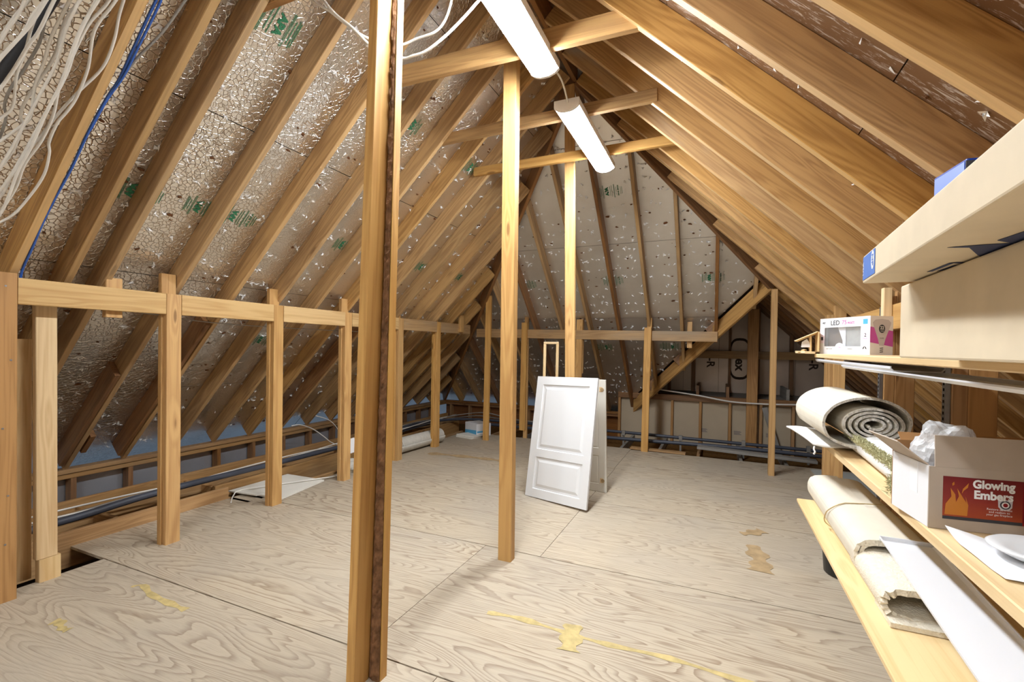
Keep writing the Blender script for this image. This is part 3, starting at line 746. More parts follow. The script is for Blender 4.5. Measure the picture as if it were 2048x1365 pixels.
# hip-end posts
for x, y, zt, lab, wd in ((-2.63, 6.43, 1.72, 'hip-end post left of the white doors, on a small foot block', 0.089), (-1.80, 6.46, 1.76, 'hip-end post just right of the post the doors lean on', 0.089),
                          (-0.855, 6.38, 1.64, 'orange-brown post at the plywood edge right of the white doors', 0.089)):
    t = thing('support_post', (x, y, 0), lab, 'post', 'hip-end posts')
    b0 = 0.0 if x > -2.5 else 0.12
    board('plank', (x-0.0, y-0.045, b0), (x+0.015, y-0.045, zt), 0.038, wd, (0, 1, 0), 'post', t)
    board('spliced_stub', (x+0.03, y+0.0, 0.0 if x < -2.5 else 1.0), (x+0.03, y+0.0, zt+0.13), 0.038, 0.06, (0, 1, 0), 'post', t)
t = thing('cleat_block', (-0.33, 6.45, 1.5), 'short block nailed to the hip-end girt near its right end', 'block')
board('block', (-0.33, 6.46, 1.38), (-0.33, 6.46, 1.72), 0.04, 0.06, (0, 1, 0), 'post', t)
t = thing('support_post', (0.56, 5.78, 0), 'tall pine post under the foot of the right hip rafter', 'post')
board('plank', (0.565, 5.80, 0.0), (0.56, 5.80, 2.03), 0.089, 0.06, (0, 1, 0), 'post', t)
# middle posts under the ridge
t = thing('support_post', (-1.26, 1.45, 0), 'tall bark-edged double post in the foreground', 'post')
d0 = V((0.079, 0, 2.636)); top = 3.6
def along(x0, y0, z): return (x0+0.03*z, y0, z)
board('front_plank', along(-1.292, 1.446, 0.0), along(-1.292, 1.446, top), 0.089, 0.040, (0, 1, 0), 'post', t)
n_ = 40; vs, fs = [], []
for i in range(n_+1):                    # rear plank tapers in width, its waney edge keeps the bark
    z = top*i/n_; xl = -1.31+0.03*z; xr_ = -1.216+0.016*z
    vs += [(xl, 1.495, z), (xr_, 1.495, z), (xr_, 1.533, z), (xl, 1.533, z)]
for i in range(n_):
    for k in range(4): fs.append((4*i+k, 4*i+(k+1) % 4, 4*i+4+(k+1) % 4, 4*i+4+k))
fs += [(0, 1, 2, 3), (4*n_, 4*n_+1, 4*n_+2, 4*n_+3)]
bmw = Matrix(((0, 1, 0, -1.25), (0, 0, 1, 1.495), (1, 0, 0, 0), (0, 0, 0, 1)))
mesh('rear_plank', [(v[2], v[0]+1.25, v[1]-1.495) for v in vs], fs, 'post', bmw, t)
rnd = random.Random(4); vs, fs = [], []; nb, mb = 220, 5
for i in range(nb+1):                    # rough bark strip
    z = top*i/nb; a0 = -1.272+0.03*z+0.001; a1 = -1.219+0.016*z
    for j in range(mb+1):
        s = j/mb; h = math.sin(math.pi*min(max(s, 0.02), 0.98))**0.5*(0.005+0.020*abs(mnoise.noise(V((z*30, s*3.5, 1.0))))+0.006*rnd.random())
        vs.append((a0+(a1-a0)*s, 1.494-h, z))
for i in range(nb):
    for j in range(mb):
        q = i*(mb+1)+j; fs.append((q, q+1, q+mb+2, q+mb+1))
o = mesh('bark_strip', vs, fs, 'bark', None, t); o['label'] = 'dark flaking bark along the plank edge'
t = thing('support_post', (-1.215, 2.71, 0), 'bright pine post standing mid-floor under the first long lamp', 'post')
board('plank', (-1.208, 2.70, 0.0), (-1.226, 2.70, 3.79), 0.065, 0.089, (0, 1, 0), 'post', t)
t = thing('support_post', (-1.24, 4.22, 0), 'pine post the white cabinet doors lean against', 'post')
board('plank', (-1.207, 4.122, 0.0), (-1.281, 4.122, 3.76), 0.042, 0.091, (0, 1, 0), 'post', t)
# collar ties, lapped on the rafter sides
for p0, p1, dp, lab, m in (((-2.12, 1.628, 3.065), (-0.38, 1.628, 3.065), 0.089, 'collar tie cut by the top edge of the picture, left', 'post_dark'),
                           ((-2.09, 2.441, 3.080), (-0.36, 2.441, 3.047), 0.118, 'highest big collar tie crossing behind the front lamp', 'rafter'),
                           ((-2.095, 3.254, 3.040), (-0.40, 3.254, 3.063), 0.084, 'middle collar tie at the near end of the rear lamp', 'rafter'),
                           ((-2.185, 3.985, 3.045), (-0.33, 3.965, 3.050), 0.080, 'far collar tie at the top of the door-leaning post', 'post')):
    t = thing('collar_tie', (V(p0)+V(p1))/2, lab, 'beam', 'collar ties'); board('beam', p0, p1, dp, 0.038, (0, 0, 1), m, t)
# right knee wall
for yy, lab in ((4.80, 'farthest post of the right knee wall behind the shelves'), (3.27, 'dark post behind the carpet roll, with a grey steel strip'), (2.43, 'post behind the clear plastic bag, with a slotted steel strip')):
    t = thing('support_post', (0.92, yy, 0), lab, 'post', 'right knee wall posts')
    board('front_plank', (0.895, yy+0.045, 0), (0.895, yy+0.045, 1.68), 0.089, 0.05, (0, 1, 0), 'post' if yy > 4 else 'post_dark', t)
    board('side_plank', (0.965, yy+0.019, 0), (0.965, yy+0.019, 1.76), 0.038, 0.09, (0, 1, 0), 'post' if yy > 4 else 'post_dark', t)
    if yy < 4:
        box('steel_strip', (0.852, yy+0.01, 0.2), (0.868, yy+0.04, 1.62), 'steel', t)
        for q in range(24): box('slot', (0.8508, yy+0.02, 0.75+q*0.024), (0.8522, yy+0.03, 0.762+q*0.024), 'dark', t)
seg('girt', (0.90, 1.0, 1.585), (0.90, 4.10, 1.545), 'pine girt above the light bulb box on the right', 'post')
t = thing('cleat_block', (0.86, 3.22, 1.6), 'small upright cleat on the right girt beside the big carton', 'block')
board('block', (0.86, 3.22, 1.48), (0.86, 3.22, 1.72), 0.05, 0.04, (0, 1, 0), 'pine_raw', t)

# ------------------------------------------------------------------ LAMPS
def lamp(y0, label, on_frame=True):
    L = 1.19; w_, zt, zb_ = 0.083, 3.028, 2.945; xc = -0.957
    t = thing('light_fixture', (xc, y0+L/2, zt), label, 'lamp', 'long ceiling lamps')
    box('housing', (xc-w_-0.004, y0+0.01, zt-0.050), (xc+w_+0.004, y0+L-0.01, zt), 'housing', t, None, 0.006)
    n = 16; sec = []
    for i in range(n+1):                 # shallow convex lens below the pan
        u = -1+2*i/n; sec.append((u*w_, zt-0.051-(zt-0.051-zb_)*(1-abs(u)**2.6)))
    cap = [(-w_, zt-0.002)]+sec+[(w_, zt-0.002)]
    def ext(name, ya, yb, mat, k=1.0, se=None):
        se = se or sec; m = len(se)
        vs = [(x*k, yy-y0, z-zt) for yy in (ya, yb) for x, z in se]
        fs = [(i, (i+1) % m, m+(i+1) % m, m+i) for i in range(m)]+[tuple(range(m)), tuple(range(2*m-1, m-1, -1))]
        return mesh(name, vs, fs, mat, Matrix.Translation((xc, y0, zt)), t)
    ext('diffuser', y0+0.02, y0+L-0.02, 'diffuser')
    ext('end_cap', y0, y0+0.019, 'housing', 1.05, cap); ext('end_cap', y0+L-0.019, y0+L, 'housing', 1.05, cap)
lamp(1.405, 'long glowing lamp cut by the top edge of the picture')
lamp(3.005, 'shorter-looking rear glowing lamp with its whole length in view')
lamp(-1.98, 'added fill lamp behind the viewer, out of view')  # unseen extra lamp, added to brighten the near floor and shelf boxes
tag(tube('lamp_cord', [(-0.95, 2.595, 3.00), (-0.94, 2.70, 3.05), (-0.94, 2.86, 3.06), (-0.945, 3.0, 3.00)], 0.006, 'cable'), 'short white cord joining the two lamps', 'cable')

# ------------------------------------------------------------------ CABLES
CABS = [
[(-2.191,1.089,2.775),(-2.233,1.096,2.734),(-2.276,1.103,2.693),(-2.349,1.121,2.621),(-2.441,1.124,2.532),(-2.547,1.086,2.430),(-2.642,1.056,2.337),(-2.719,1.039,2.263),(-2.780,1.022,2.203),(-2.892,1.002,2.095),(-2.977,0.998,2.012),(-3.044,0.974,1.948)],
[(-2.186,1.073,2.754),(-2.244,1.063,2.699),(-2.332,1.046,2.613),(-2.442,1.075,2.506),(-2.543,1.081,2.409),(-2.599,1.073,2.354),(-2.650,1.059,2.304),(-2.721,1.060,2.236),(-2.763,1.077,2.195),(-2.842,1.090,2.118),(-2.932,1.078,2.031),(-3.028,1.049,1.938),(-3.095,0.991,1.873)],
[(-2.203,1.007,2.713),(-2.260,1.007,2.658),(-2.353,1.003,2.567),(-2.463,1.016,2.461),(-2.589,1.008,2.339),(-2.689,1.001,2.242),(-2.777,0.994,2.156),(-2.886,0.980,2.050),(-2.983,0.961,1.956)],
[(-2.174,1.013,2.716),(-2.215,1.006,2.676),(-2.304,0.994,2.590),(-2.402,0.998,2.495),(-2.482,1.005,2.417),(-2.600,1.000,2.303),(-2.721,1.000,2.185),(-2.811,0.993,2.098),(-2.959,0.999,1.955),(-3.050,0.983,1.867)],
[(-2.247,0.988,2.720),(-2.289,0.981,2.680),(-2.373,0.966,2.598),(-2.461,0.977,2.513),(-2.548,0.967,2.428),(-2.626,0.952,2.353),(-2.683,0.954,2.297),(-2.721,0.971,2.260),(-2.813,0.974,2.172),(-2.925,0.949,2.063)],
[(-2.246,0.956,2.697),(-2.299,0.948,2.645),(-2.404,0.942,2.543),(-2.480,0.950,2.469),(-2.561,0.953,2.391),(-2.653,0.975,2.301),(-2.694,0.964,2.261),(-2.770,0.922,2.188),(-2.800,0.902,2.159)],
[(-2.251,0.910,2.666),(-2.290,0.905,2.629),(-2.386,0.899,2.535),(-2.436,0.888,2.487),(-2.527,0.875,2.399),(-2.640,0.850,2.290)],
[(-2.244,0.887,2.648),(-2.284,0.880,2.609),(-2.363,0.867,2.533),(-2.422,0.849,2.476),(-2.528,0.814,2.373)],
[(-2.316,0.866,2.654),(-2.355,0.859,2.615),(-2.426,0.839,2.547),(-2.543,0.819,2.433)],
[(-2.194,1.049,2.747),(-2.246,1.047,2.697),(-2.324,1.023,2.621),(-2.420,1.018,2.527),(-2.533,1.019,2.418),(-2.628,1.037,2.326),(-2.729,1.036,2.228),(-2.824,1.018,2.136),(-2.930,1.022,2.033),(-3.076,0.998,1.892)],
[(-2.242,0.906,2.676),(-2.345,0.872,2.576),(-2.403,0.865,2.519),(-2.470,0.844,2.454),(-2.540,0.818,2.386)]]
for i, c in enumerate(CABS):
    lab = 'white electric cable in the loose bundle hanging at the top left'
    if i == 0: lab = 'white cable swinging widest to the right of the top-left bundle'
    if i == 1: lab = 'white cable of the top-left bundle that dips lowest'
    tag(tube('cable', c, 0.0055, 'cable'), lab, 'cable', 'loose white cables at the top left')
    if i in (2, 4, 5, 6): tag(tube('cable', [V(p)+V((0.012, -0.028-0.006*i, 0.012)) for p in c], 0.005, 'cable_grey' if i == 4 else 'cable'), 'white electric cable in the loose bundle hanging at the top left' if i != 4 else 'greyer cable within the white bundle at the top left', 'cable', 'loose white cables at the top left')
tag(tube('cable', [(-2.208,1.238,2.918),(-2.275,1.240,2.853),(-2.368,1.241,2.763),(-2.466,1.243,2.668),(-2.566,1.245,2.571),(-2.644,1.234,2.495),(-2.78,1.226,2.36),(-2.93,1.226,2.21),(-3.05,1.215,2.08),(-3.156,1.207,1.96),(-3.276,1.210,1.835),(-3.39,1.212,1.72),(-3.43,1.215,1.60)], 0.006, 'blue'), 'blue cable running the full length of the left rafter down to the girt', 'cable')
tag(tube('cable', [(-2.196,1.246,2.920),(-2.261,1.252,2.857),(-2.339,1.253,2.781),(-2.438,1.252,2.685),(-2.541,1.251,2.585),(-2.650,1.237,2.489),(-2.78,1.233,2.37)], 0.005, 'blue'), 'second blue cable twisted beside the long one, upper half only', 'cable')
tag(tube('cable', [(-2.141,1.343,2.973),(-2.219,1.329,2.898),(-2.307,1.315,2.812),(-2.369,1.300,2.752),(-2.453,1.270,2.671),(-2.535,1.254,2.60)], 0.0055, 'cable_grey'), 'grey-white cable crossing to join the blue ones', 'cable')
tag(tube('pipe', [(-2.18,0.955,2.86),(-2.378,0.935,2.673),(-2.542,0.903,2.514),(-2.645,0.880,2.415),(-2.86,0.85,2.20)], 0.017, 'black'), 'thick black pipe slanting behind the white cable bundle', 'pipe')
tag(tube('cable', [(-1.938,1.750,3.135),(-1.890,1.750,3.082),(-1.792,1.755,3.011),(-1.690,1.78,2.926),(-1.604,1.83,2.875),(-1.505,1.93,2.880),(-1.409,1.950,2.900),(-1.305,1.950,2.905),(-1.249,1.950,2.942),(-1.217,1.950,3.009),(-1.196,1.950,3.10)], 0.006, 'cable'), 'upper of two white cables drooping behind the bark-edged post', 'cable')
tag(tube('cable', [(-1.858,1.750,3.112),(-1.831,1.750,3.075),(-1.753,1.755,2.986),(-1.665,1.78,2.911),(-1.591,1.85,2.836),(-1.503,1.95,2.825),(-1.431,1.950,2.819),(-1.349,1.950,2.825),(-1.237,1.950,2.873),(-1.140,1.950,2.932),(-1.067,1.950,2.985),(-1.00,1.950,3.034)], 0.007, 'cable'), 'lower white cable drooping from the left roof to the front lamp', 'cable')
tag(tube('pipe', [(-4.0, -0.5, 0.13), (-4.0, 1.47, 0.135), (-4.0, 2.23, 0.17), (-4.02, 3.57, 0.155), (-4.05, 4.4, 0.145), (-4.12, 5.6, 0.13), (-4.2, 6.6, 0.12)], 0.026, 'pipe'), 'dark grey conduit running along the left eave joists', 'pipe')
for i, (off, z0, m) in enumerate(((-0.07, 0.165, 'cable'), (-0.11, 0.14, 'cable_grey'), (-0.15, 0.15, 'cable'))):
    pts = [(-4.0+off+0.02*math.sin(1.7*y+i), y, z0+0.02*math.sin(2.3*y+2*i)) for y in (-0.3, 0.6, 1.4, 2.1, 2.9, 3.7, 4.5, 5.4, 6.3, 7.0)]
    tag(tube('cable', pts, 0.007, m), ('cream cable lying closest beside the left conduit', 'grey cable lying between two cream ones along the left eave', 'cream cable nearest the left eave studs')[i], 'cable', 'cables along the left eave')
tag(tube('cable', [(-4.5,3.90,0.40),(-4.5,4.02,0.395),(-4.5,4.206,0.318),(-4.45,4.324,0.216),(-4.3,4.35,0.13),(-4.12,4.42,0.11)], 0.006, 'cable'), 'looping white wire that drops from the left plate to the conduit', 'cable')
tag(tube('cable', [(-4.55,4.30,0.464),(-4.5,4.485,0.379),(-4.45,4.589,0.235),(-4.3,4.50,0.12),(-4.15,4.45,0.10)], 0.005, 'cable'), 'thinner second wire loop behind the third pine post', 'cable')
tag(tube('cable', [(-3.395,1.60,1.55),(-3.40,1.883,1.535),(-3.435,2.042,1.518),(-3.44,2.369,1.500),(-3.45,2.810,1.494),(-3.46,3.495,1.492),(-3.47,4.3,1.50)], 0.0035, 'cable_grey'), 'thin wire strung just below the left girts', 'cable')
tag(tube('cable', [(-3.60,4.0,0.016),(-3.54,3.789,0.012),(-3.53,3.596,0.014),(-3.56,3.43,0.030),(-3.745,3.122,0.030),(-3.88,2.83,0.036),(-3.86,2.74,0.012),(-3.72,2.62,0.008)], 0.0055, 'cable'), 'cream cable lying across the drywall offcut on the floor', 'cable')
tag(tube('cable', [(-4.05,4.6,0.15),(-4.15,5.6,0.19),(-4.20,6.4,0.16),(-3.9,6.8,0.21),(-3.53,6.925,0.249),(-3.212,7.036,0.183),(-2.817,7.174,0.12),(-2.349,7.25,0.10),(-1.6,7.2,0.09)], 0.008, 'cable_grey'), 'grey cable arching up at the far left corner', 'cable')
tag(tube('cable', [(-4.1,4.9,0.13),(-4.2,5.9,0.16),(-4.1,6.6,0.14),(-3.976,6.868,0.147),(-3.653,6.981,0.182),(-3.331,7.094,0.141),(-2.852,7.262,0.113),(-1.7,7.35,0.10)], 0.010, 'cable_grey'), 'thicker grey cable below the arching one in the far left corner', 'cable')
tag(tube('pipe', [(-4.12,5.0,0.17),(-4.15,6.2,0.15),(-3.8,6.85,0.13),(-3.0,7.0,0.12),(-2.0,7.0,0.115),(-1.5, 7.0, 0.114), (1.6, 7.0, 0.085), (2.4, 7.0, 0.08)], 0.022, 'pipe'), 'rear dark conduit along the back joists', 'pipe')
tag(tube('pipe', [(-3.6,6.72,0.10),(-2.4,6.74,0.09),(-1.42,6.74,0.062), (0.411,6.74,0.083), (2.3,6.74,0.05)], 0.025, 'pipe'), 'nearer dark conduit right at the back edge of the plywood', 'pipe')
for x in (-1.25, -0.45, 0.35, 1.1):
    t = thing('pipe_clamp', (x, 7.0, 0.1), 'small grey clamp on the rear conduit', 'clamp', 'conduit clamps')
    box('band', (x-0.025, 6.970, 0.066), (x+0.025, 7.030, 0.138), 'grey', t, None, 0.008); box('leg', (x-0.012, 6.985, -0.1), (x+0.012, 7.015, 0.07), 'grey', t)
tag(tube('cable', [(-0.95,7.52,0.76),(-0.723,7.50,0.727),(-0.222,7.48,0.671),(0.186,7.44,0.614),(0.637,7.44,0.606),(1.182,7.44,0.627),(2.0,7.46,0.64)], 0.011, 'cable'), 'pale cable sagging across the kraft-panel wall', 'cable')
t = thing('plank', (0.45, 6.62, 0.07), 'weathered grey plank lying across the back joists', 'plank')
board('plank_board', (-0.215, 6.60, 0.075), (1.12, 6.58, 0.035), 0.14, 0.035, (0, 1, 0), 'grey', t)
t = thing('plank', (-0.6, 6.45, 0.0), 'short pale board end at the plywood edge by the orange post', 'plank')
board('plank_board', (-1.05, 6.44, 0.012), (-0.35, 6.43, 0.008), 0.12, 0.02, (0, 1, 0), 'joist', t)

# ------------------------------------------------------------------ THINGS ON THE FLOOR
t = thing('drywall_offcut', (-3.7, 3.1, 0.0), 'white drywall offcut lying beside the left floor edge', 'board')
prism('panel', [(-4.016, 2.84), (-3.42, 2.86), (-3.519, 3.439), (-4.007, 3.429)], 0.004, 0.018, 'drywall', None, t)
prism('panel', [(-3.98, 2.78), (-3.66, 2.81), (-3.65, 2.88), (-3.97, 2.86)], 0.0185, 0.030, 'drywall', None, t)
# rolled carpet pad between the posts
def cut_ends(vs, e1, e2, mat, mw, ob):
    for e in (e1, e2):
        idx = sorted({i for f in e for i in f}); mp = {k: i for i, k in enumerate(idx)}
        mesh('cut_edge', [vs[k] for k in idx], [tuple(mp[i] for i in f) for f in e], mat, mw, ob)
def spiral(name, r0, r1, turns, thick, length, mat, mw, parent, flat_=1.0, tail=0.0, jag=0.0, seed=1, start=0.0, caps=None, seg=26):
    """sheet wound in a spiral (local x/z) and extruded along local y"""
    n = int(turns*seg); rnd = random.Random(seed); c = []
    for i in range(n+1):
        a = start+2*math.pi*turns*i/n; r = r0+(r1-r0)*i/n
        c.append((math.cos(a)*r, math.sin(a)*r*flat_, a))
    if tail:
        x, z, a = c[-1]
        for k in range(1, 7): c.append((x-math.sin(a)*tail*k/6, z+math.cos(a)*tail*k/6*flat_, a))
    vs, fs = [], []; m = len(c); ny = 2
    for j in (0, 1):
        for i, (x, z, a) in enumerate(c):
            p0 = c[max(i-1, 0)]; p1 = c[min(i+1, m-1)]
            tx, tz = p1[0]-p0[0], p1[1]-p0[1]; l = math.hypot(tx, tz) or 1
            nx, nz = tz/l*thick/2, -tx/l*thick/2
            yy = j*length+(rnd.uniform(-jag, jag) if jag else 0)
            vs += [(x+nx, yy, z+nz), (x-nx, yy, z-nz)]
    o = 2*m
    side, ends, ends2 = [], [], []
    for i in range(m-1):
        a = 2*i
        side += [(a, a+2, o+a+2, o+a), (a+1, o+a+1, o+a+3, a+3)]
        ends.append((a, a+1, a+3, a+2)); ends2.append((o+a, o+a+2, o+a+3, o+a+1))
    side += [(0, o, o+1, 1), (2*m-2, 2*m-1, o+2*m-1, o+2*m-2)]
    ob = mesh(name, vs, side, mat, mw, parent, True)
    if caps: cut_ends(vs, ends, ends2, caps, mw, ob)
    return ob
t = thing('rolled_pad', (-3.62, 4.9, 0.10), 'pale rolled carpet pad lying behind the left posts', 'roll')
mw = frame((-3.62, 4.30, 0.118), (1, 0, 0), (0, 0, 1))
mw = Matrix.Translation((-3.62, 4.28, 0.112)) @ Matrix.Rotation(-0.06, 4, 'Z')
spiral('pad_sheet', 0.03, 0.095, 4, 0.012, 1.28, 'pad', mw, t, caps='speckle')
tube('tie_band', [V((-3.60, 4.68, 0.112))+V((math.cos(a)*0.104, 0, math.sin(a)*0.104)) for a in [k*0.45 for k in range(15)]], 0.004, 'cable', t, 6, 2)
t = thing('paper_sheet', (-3.48, 3.77, 0.25), 'white paper sheet propped behind the third pine post', 'paper')
prism('sheet', [(0, 0), (0.11, 0.01), (0.10, 0.16), (-0.01, 0.15)], 0, 0.002, 'paper', Matrix.Translation((-3.50, 3.74, 0.21)) @ Matrix.Rotation(1.45, 4, 'Z') @ Matrix.Rotation(1.4, 4, 'X'), t)
t = thing('rag_bundle', (-3.62, 3.85, 0.02), 'crumpled grey rag bundle beside the third pine post', 'cloth')
bm = bmesh.new(); bmesh.ops.create_icosphere(bm, subdivisions=3, radius=1)
for v in bm.verts:
    k = 1+0.35*mnoise.noise(v.co*2.2)+0.15*mnoise.noise(v.co*6)
    v.co = V((v.co.x*0.10*k, v.co.y*0.14*k, v.co.z*0.075*k))
me = bpy.data.meshes.new('cloth'); bm.to_mesh(me); bm.free(); me.materials.append(M['pad'])
link(bpy.data.objects.new('cloth_folds', me), Matrix.Translation((-3.55, 3.86, 0.06)), t)
# blue and white tile box with a pale panel in front
t = thing('carton', (-3.33, 6.32, 0), 'white and blue carton standing behind the thin stick post', 'box')
mw = Matrix.Translation((-3.34, 6.32, 0)) @ Matrix.Rotation(-0.5, 4, 'Z')
box('body', (-0.16, -0.13, 0.0), (0.16, 0.13, 0.19), 'carton_white', t, mw, 0.004)
prism('blue_print', [(-0.155, 0.02), (0.155, 0.02), (0.155, 0.10), (-0.155, 0.075)], 0, 0.001, 'cyan', mw @ Matrix.Translation((0, -0.131, 0)) @ Matrix.Rotation(math.pi/2, 4, 'X'), t)
prism('blue_print', [(-0.12, 0.06), (0.02, 0.06), (0.10, 0.085), (-0.12, 0.085)], 0, 0.001, 'cyan', mw @ Matrix.Translation((0.161, 0, 0)) @ Matrix.Rotation(math.pi/2, 4, 'Z') @ Matrix.Rotation(math.pi/2, 4, 'X'), t)
t = thing('tile_stack', (-3.38, 6.08, 0), 'stack of two pale square tiles in front of the blue and white carton', 'tile')
prism('tile', [(-3.55, 6.02), (-3.25, 5.95), (-3.20, 6.16), (-3.47, 6.22)], 0.0, 0.022, 'drywall', None, t)
prism('tile', [(-3.56, 6.05), (-3.23, 5.99), (-3.16, 6.22), (-3.46, 6.28)], 0.0235, 0.038, 'drywall', None, t)
t = thing('floor_panel', (1.2, 6.0, 0), 'pale flat panel lying on the floor behind the shelf post', 'panel')
prism('sheet', [(1.005, 6.25), (1.02, 5.3), (1.7, 5.3), (1.7, 6.25)], 0.001, 0.012, 'glass', None, t)
# bucket
t = thing('bucket', (0.76, 3.42, 0), 'black plastic bucket on the floor under the lower shelf', 'bucket')
prof = [(0.0, 0.006), (0.120, 0.0), (0.128, 0.004), (0.148, 0.30), (0.156, 0.302), (0.156, 0.36), (0.150, 0.362), (0.146, 0.35), (0.122, 0.012), (0.0, 0.012)]
vs, fs = [], []; ns = 40
for r, z in prof:
    for k in range(ns): vs.append((math.cos(2*math.pi*k/ns)*r, math.sin(2*math.pi*k/ns)*r, z))
for i in range(len(prof)-1):
    for k in range(ns): fs.append((i*ns+k, i*ns+(k+1) % ns, (i+1)*ns+(k+1) % ns, (i+1)*ns+k))
mesh('shell', vs, fs, 'bucket', Matrix.Translation((0.76, 3.42, 0)), t, True)
tube('bail_handle', [V((0.76, 3.42, 0.33))+V((0.16*math.cos(a), -0.16*math.sin(a)*0.4-0.01, -0.16*math.sin(a)*0.8)) for a in [math.pi*k/10 for k in range(11)]], 0.003, 'steel', t, 6, 2)
# cabinet doors leaning on the post
def cabinet_door(name, p_bl, p_br, p_tl, th, label, mat, backside=False):
    p_bl, p_br, p_tl = V(p_bl), V(p_br), V(p_tl)
    x = (p_br-p_bl); W = x.length; x.normalize(); z = (p_tl-p_bl); z = (z-x*z.dot(x)); H = z.length; z.normalize(); y = z.cross(x)
    mw = Matrix(((x.x, y.x, z.x, p_bl.x), (x.y, y.y, z.y, p_bl.y), (x.z, y.z, z.z, p_bl.z), (0, 0, 0, 1)))
    t = thing(name, p_bl, label, 'door', 'white cabinet doors')
    # local: x width, z height, front face at y=0 looking -y, body at y in (0, th)
    sw = 0.075; rail = H*0.36; f = -0.001
    pan = [(sw, W-sw, sw, rail-0.035), (sw, W-sw, rail+0.035, H-sw)]
    xs = [0, sw, W-sw, W]; zs = [0, sw, rail-0.035, rail+0.035, H-sw, H]
    vs, fs = [], []
    def quad(a, b, c, d): 
        i = len(vs); vs.extend([a, b, c, d]); fs.append((i, i+1, i+2, i+3))
    for i in range(3):
        for j in range(5):
            if i == 1 and j in (1, 3): continue
            quad((xs[i], 0, zs[j]), (xs[i+1], 0, zs[j]), (xs[i+1], 0, zs[j+1]), (xs[i], 0, zs[j+1]))
    quad((0, th, 0), (0, th, H), (W, th, H), (W, th, 0)); quad((0, 0, 0), (0, 0, H), (0, th, H), (0, th, 0)); quad((W, 0, 0), (W, th, 0), (W, th, H), (W, 0, H))
    quad((0, 0, 0), (0, th, 0), (W, th, 0), (W, 0, 0)); quad((0, 0, H), (W, 0, H), (W, th, H), (0, th, H))
    fr = mesh('frame', vs, fs, mat, mw, t)
    bm = bmesh.new(); bm.from_mesh(fr.data); bmesh.ops.remove_doubles(bm, verts=bm.verts[:], dist=1e-5)
    bmesh.ops.recalc_face_normals(bm, faces=bm.faces); bm.to_mesh(fr.data); bm.free()
    for (a, b, c, d) in pan:
        g1, g2, g3 = 0.010, 0.022, 0.045; dp = 0.010 if not backside else 0.004
        rings = [(0, 0.0), (g1*0.4, dp), (g2, dp), (g3, 0.002)] if not backside else [(0, 0.0), (0.004, dp), (0.010, dp), (0.014, 0.001)]
        vs, fs = [], []
        for off, yy in rings: vs += [(a+off, yy, c+off), (b-off, yy, c+off), (b-off, yy, d-off), (a+off, yy, d-off)]
        for k in range(len(rings)-1):
            for q in range(4): fs.append((4*k+q, 4*k+(q+1) % 4, 4*k+4+(q+1) % 4, 4*k+4+q))
        fs.append(tuple(range(4*len(rings)-4, 4*len(rings))))
        mesh('raised_panel', vs, fs, mat, mw, t)
    return t, mw, W, H
_, _, _, _ = cabinet_door('cabinet_door', (-1.586, 3.942, 0.003), (-0.961, 3.739, 0.022), (-1.559, 4.145, 1.083), 0.02, 'front white raised-panel door leaning in front of the other', 'white')
t, mw, W_, H_ = cabinet_door('cabinet_door', (-1.515, 4.410, 0.003), (-0.923, 4.341, 0.003), (-1.495, 4.325, 1.066), 0.018, 'rear white door behind the front one, showing two hinge holes', 'offwhite', True)
for zz in (0.11, H_-0.09):
    vs = [(0, 0)]; prism('hinge_cup', [(0.017*math.cos(a), 0.017*math.sin(a)) for a in [k*0.4488 for k in range(14)]], 0, 0.004, 'tan', mw @ Matrix.Translation((W_-0.035, -0.001, zz)) @ Matrix.Rotation(math.pi/2, 4, 'X'), t)
    box('bare_patch', (W_-0.062, -0.0012, zz-0.022), (W_-0.032, -0.0004, zz+0.022), 'post_pale', t, mw)
# narrow stick frame behind the doors
t = thing('stick_frame', (-1.60, 4.62, 0), 'narrow raw pine frame standing up behind the white doors', 'frame')
board('rail', (-1.667, 4.61, 1.405), (-1.505, 4.61, 1.405), 0.024, 0.018, (0, 0, 1), 'pine_raw', t)
board('stile', (-1.628, 4.50, 0.0), (-1.655, 4.61, 1.393), 0.028, 0.018, (1, 0, 0), 'pine_raw', t)
board('stile', (-1.490, 4.50, 0.0), (-1.517, 4.61, 1.393), 0.028, 0.018, (1, 0, 0), 'pine_raw', t)

# ------------------------------------------------------------------ SHELVES ON THE RIGHT
ZM, ZLo, ZU = 0.897, 0.57, 1.348
t = thing('shelf_board', (0.7, 1.8, ZM), 'middle pine shelf carrying the carpet roll and the ember carton', 'shelf', 'pine shelves')
board('plank', (0.69, 0.35, ZM-0.016), (0.69, 2.905, ZM-0.016), 0.032, 0.35, (0, 0, 1), 'shelf', t)
t = thing('shelf_board', (0.6, 1.8, ZLo), 'lower pine shelf carrying the folded carpet', 'shelf', 'pine shelves')
board('plank', (0.545, 0.35, ZLo-0.009), (0.545, 2.90, ZLo-0.009), 0.018, 0.276, (0, 0, 1), 'shelf', t)
board('plank', (0.765, 0.35, ZLo-0.009), (0.765, 2.80, ZLo-0.009), 0.018, 0.14, (0, 0, 1), 'shelf', t)
t = thing('shelf_board', (0.64, 1.8, ZU), 'upper pine shelf carrying the cartons and bulb box', 'shelf', 'pine shelves')
board('plank', (0.66, 0.35, ZU-0.010), (0.66, 2.90, ZU-0.010), 0.020, 0.375, (0, 0, 1), 'shelf', t)
t = thing('pine_strip', (0.46, 2.95, ZU), 'small pine strip poking past the end of the upper shelf', 'strip')
board('strip', (0.445, 2.86, ZU+0.005), (0.43, 3.06, ZU+0.005), 0.010, 0.05, (0, 0, 1), 'pine_raw', t)
board('strip_end', (0.43, 2.98, ZU+0.014), (0.45, 3.05, ZU+0.018), 0.012, 0.018, (0, 0, 1), 'pine_raw', t)
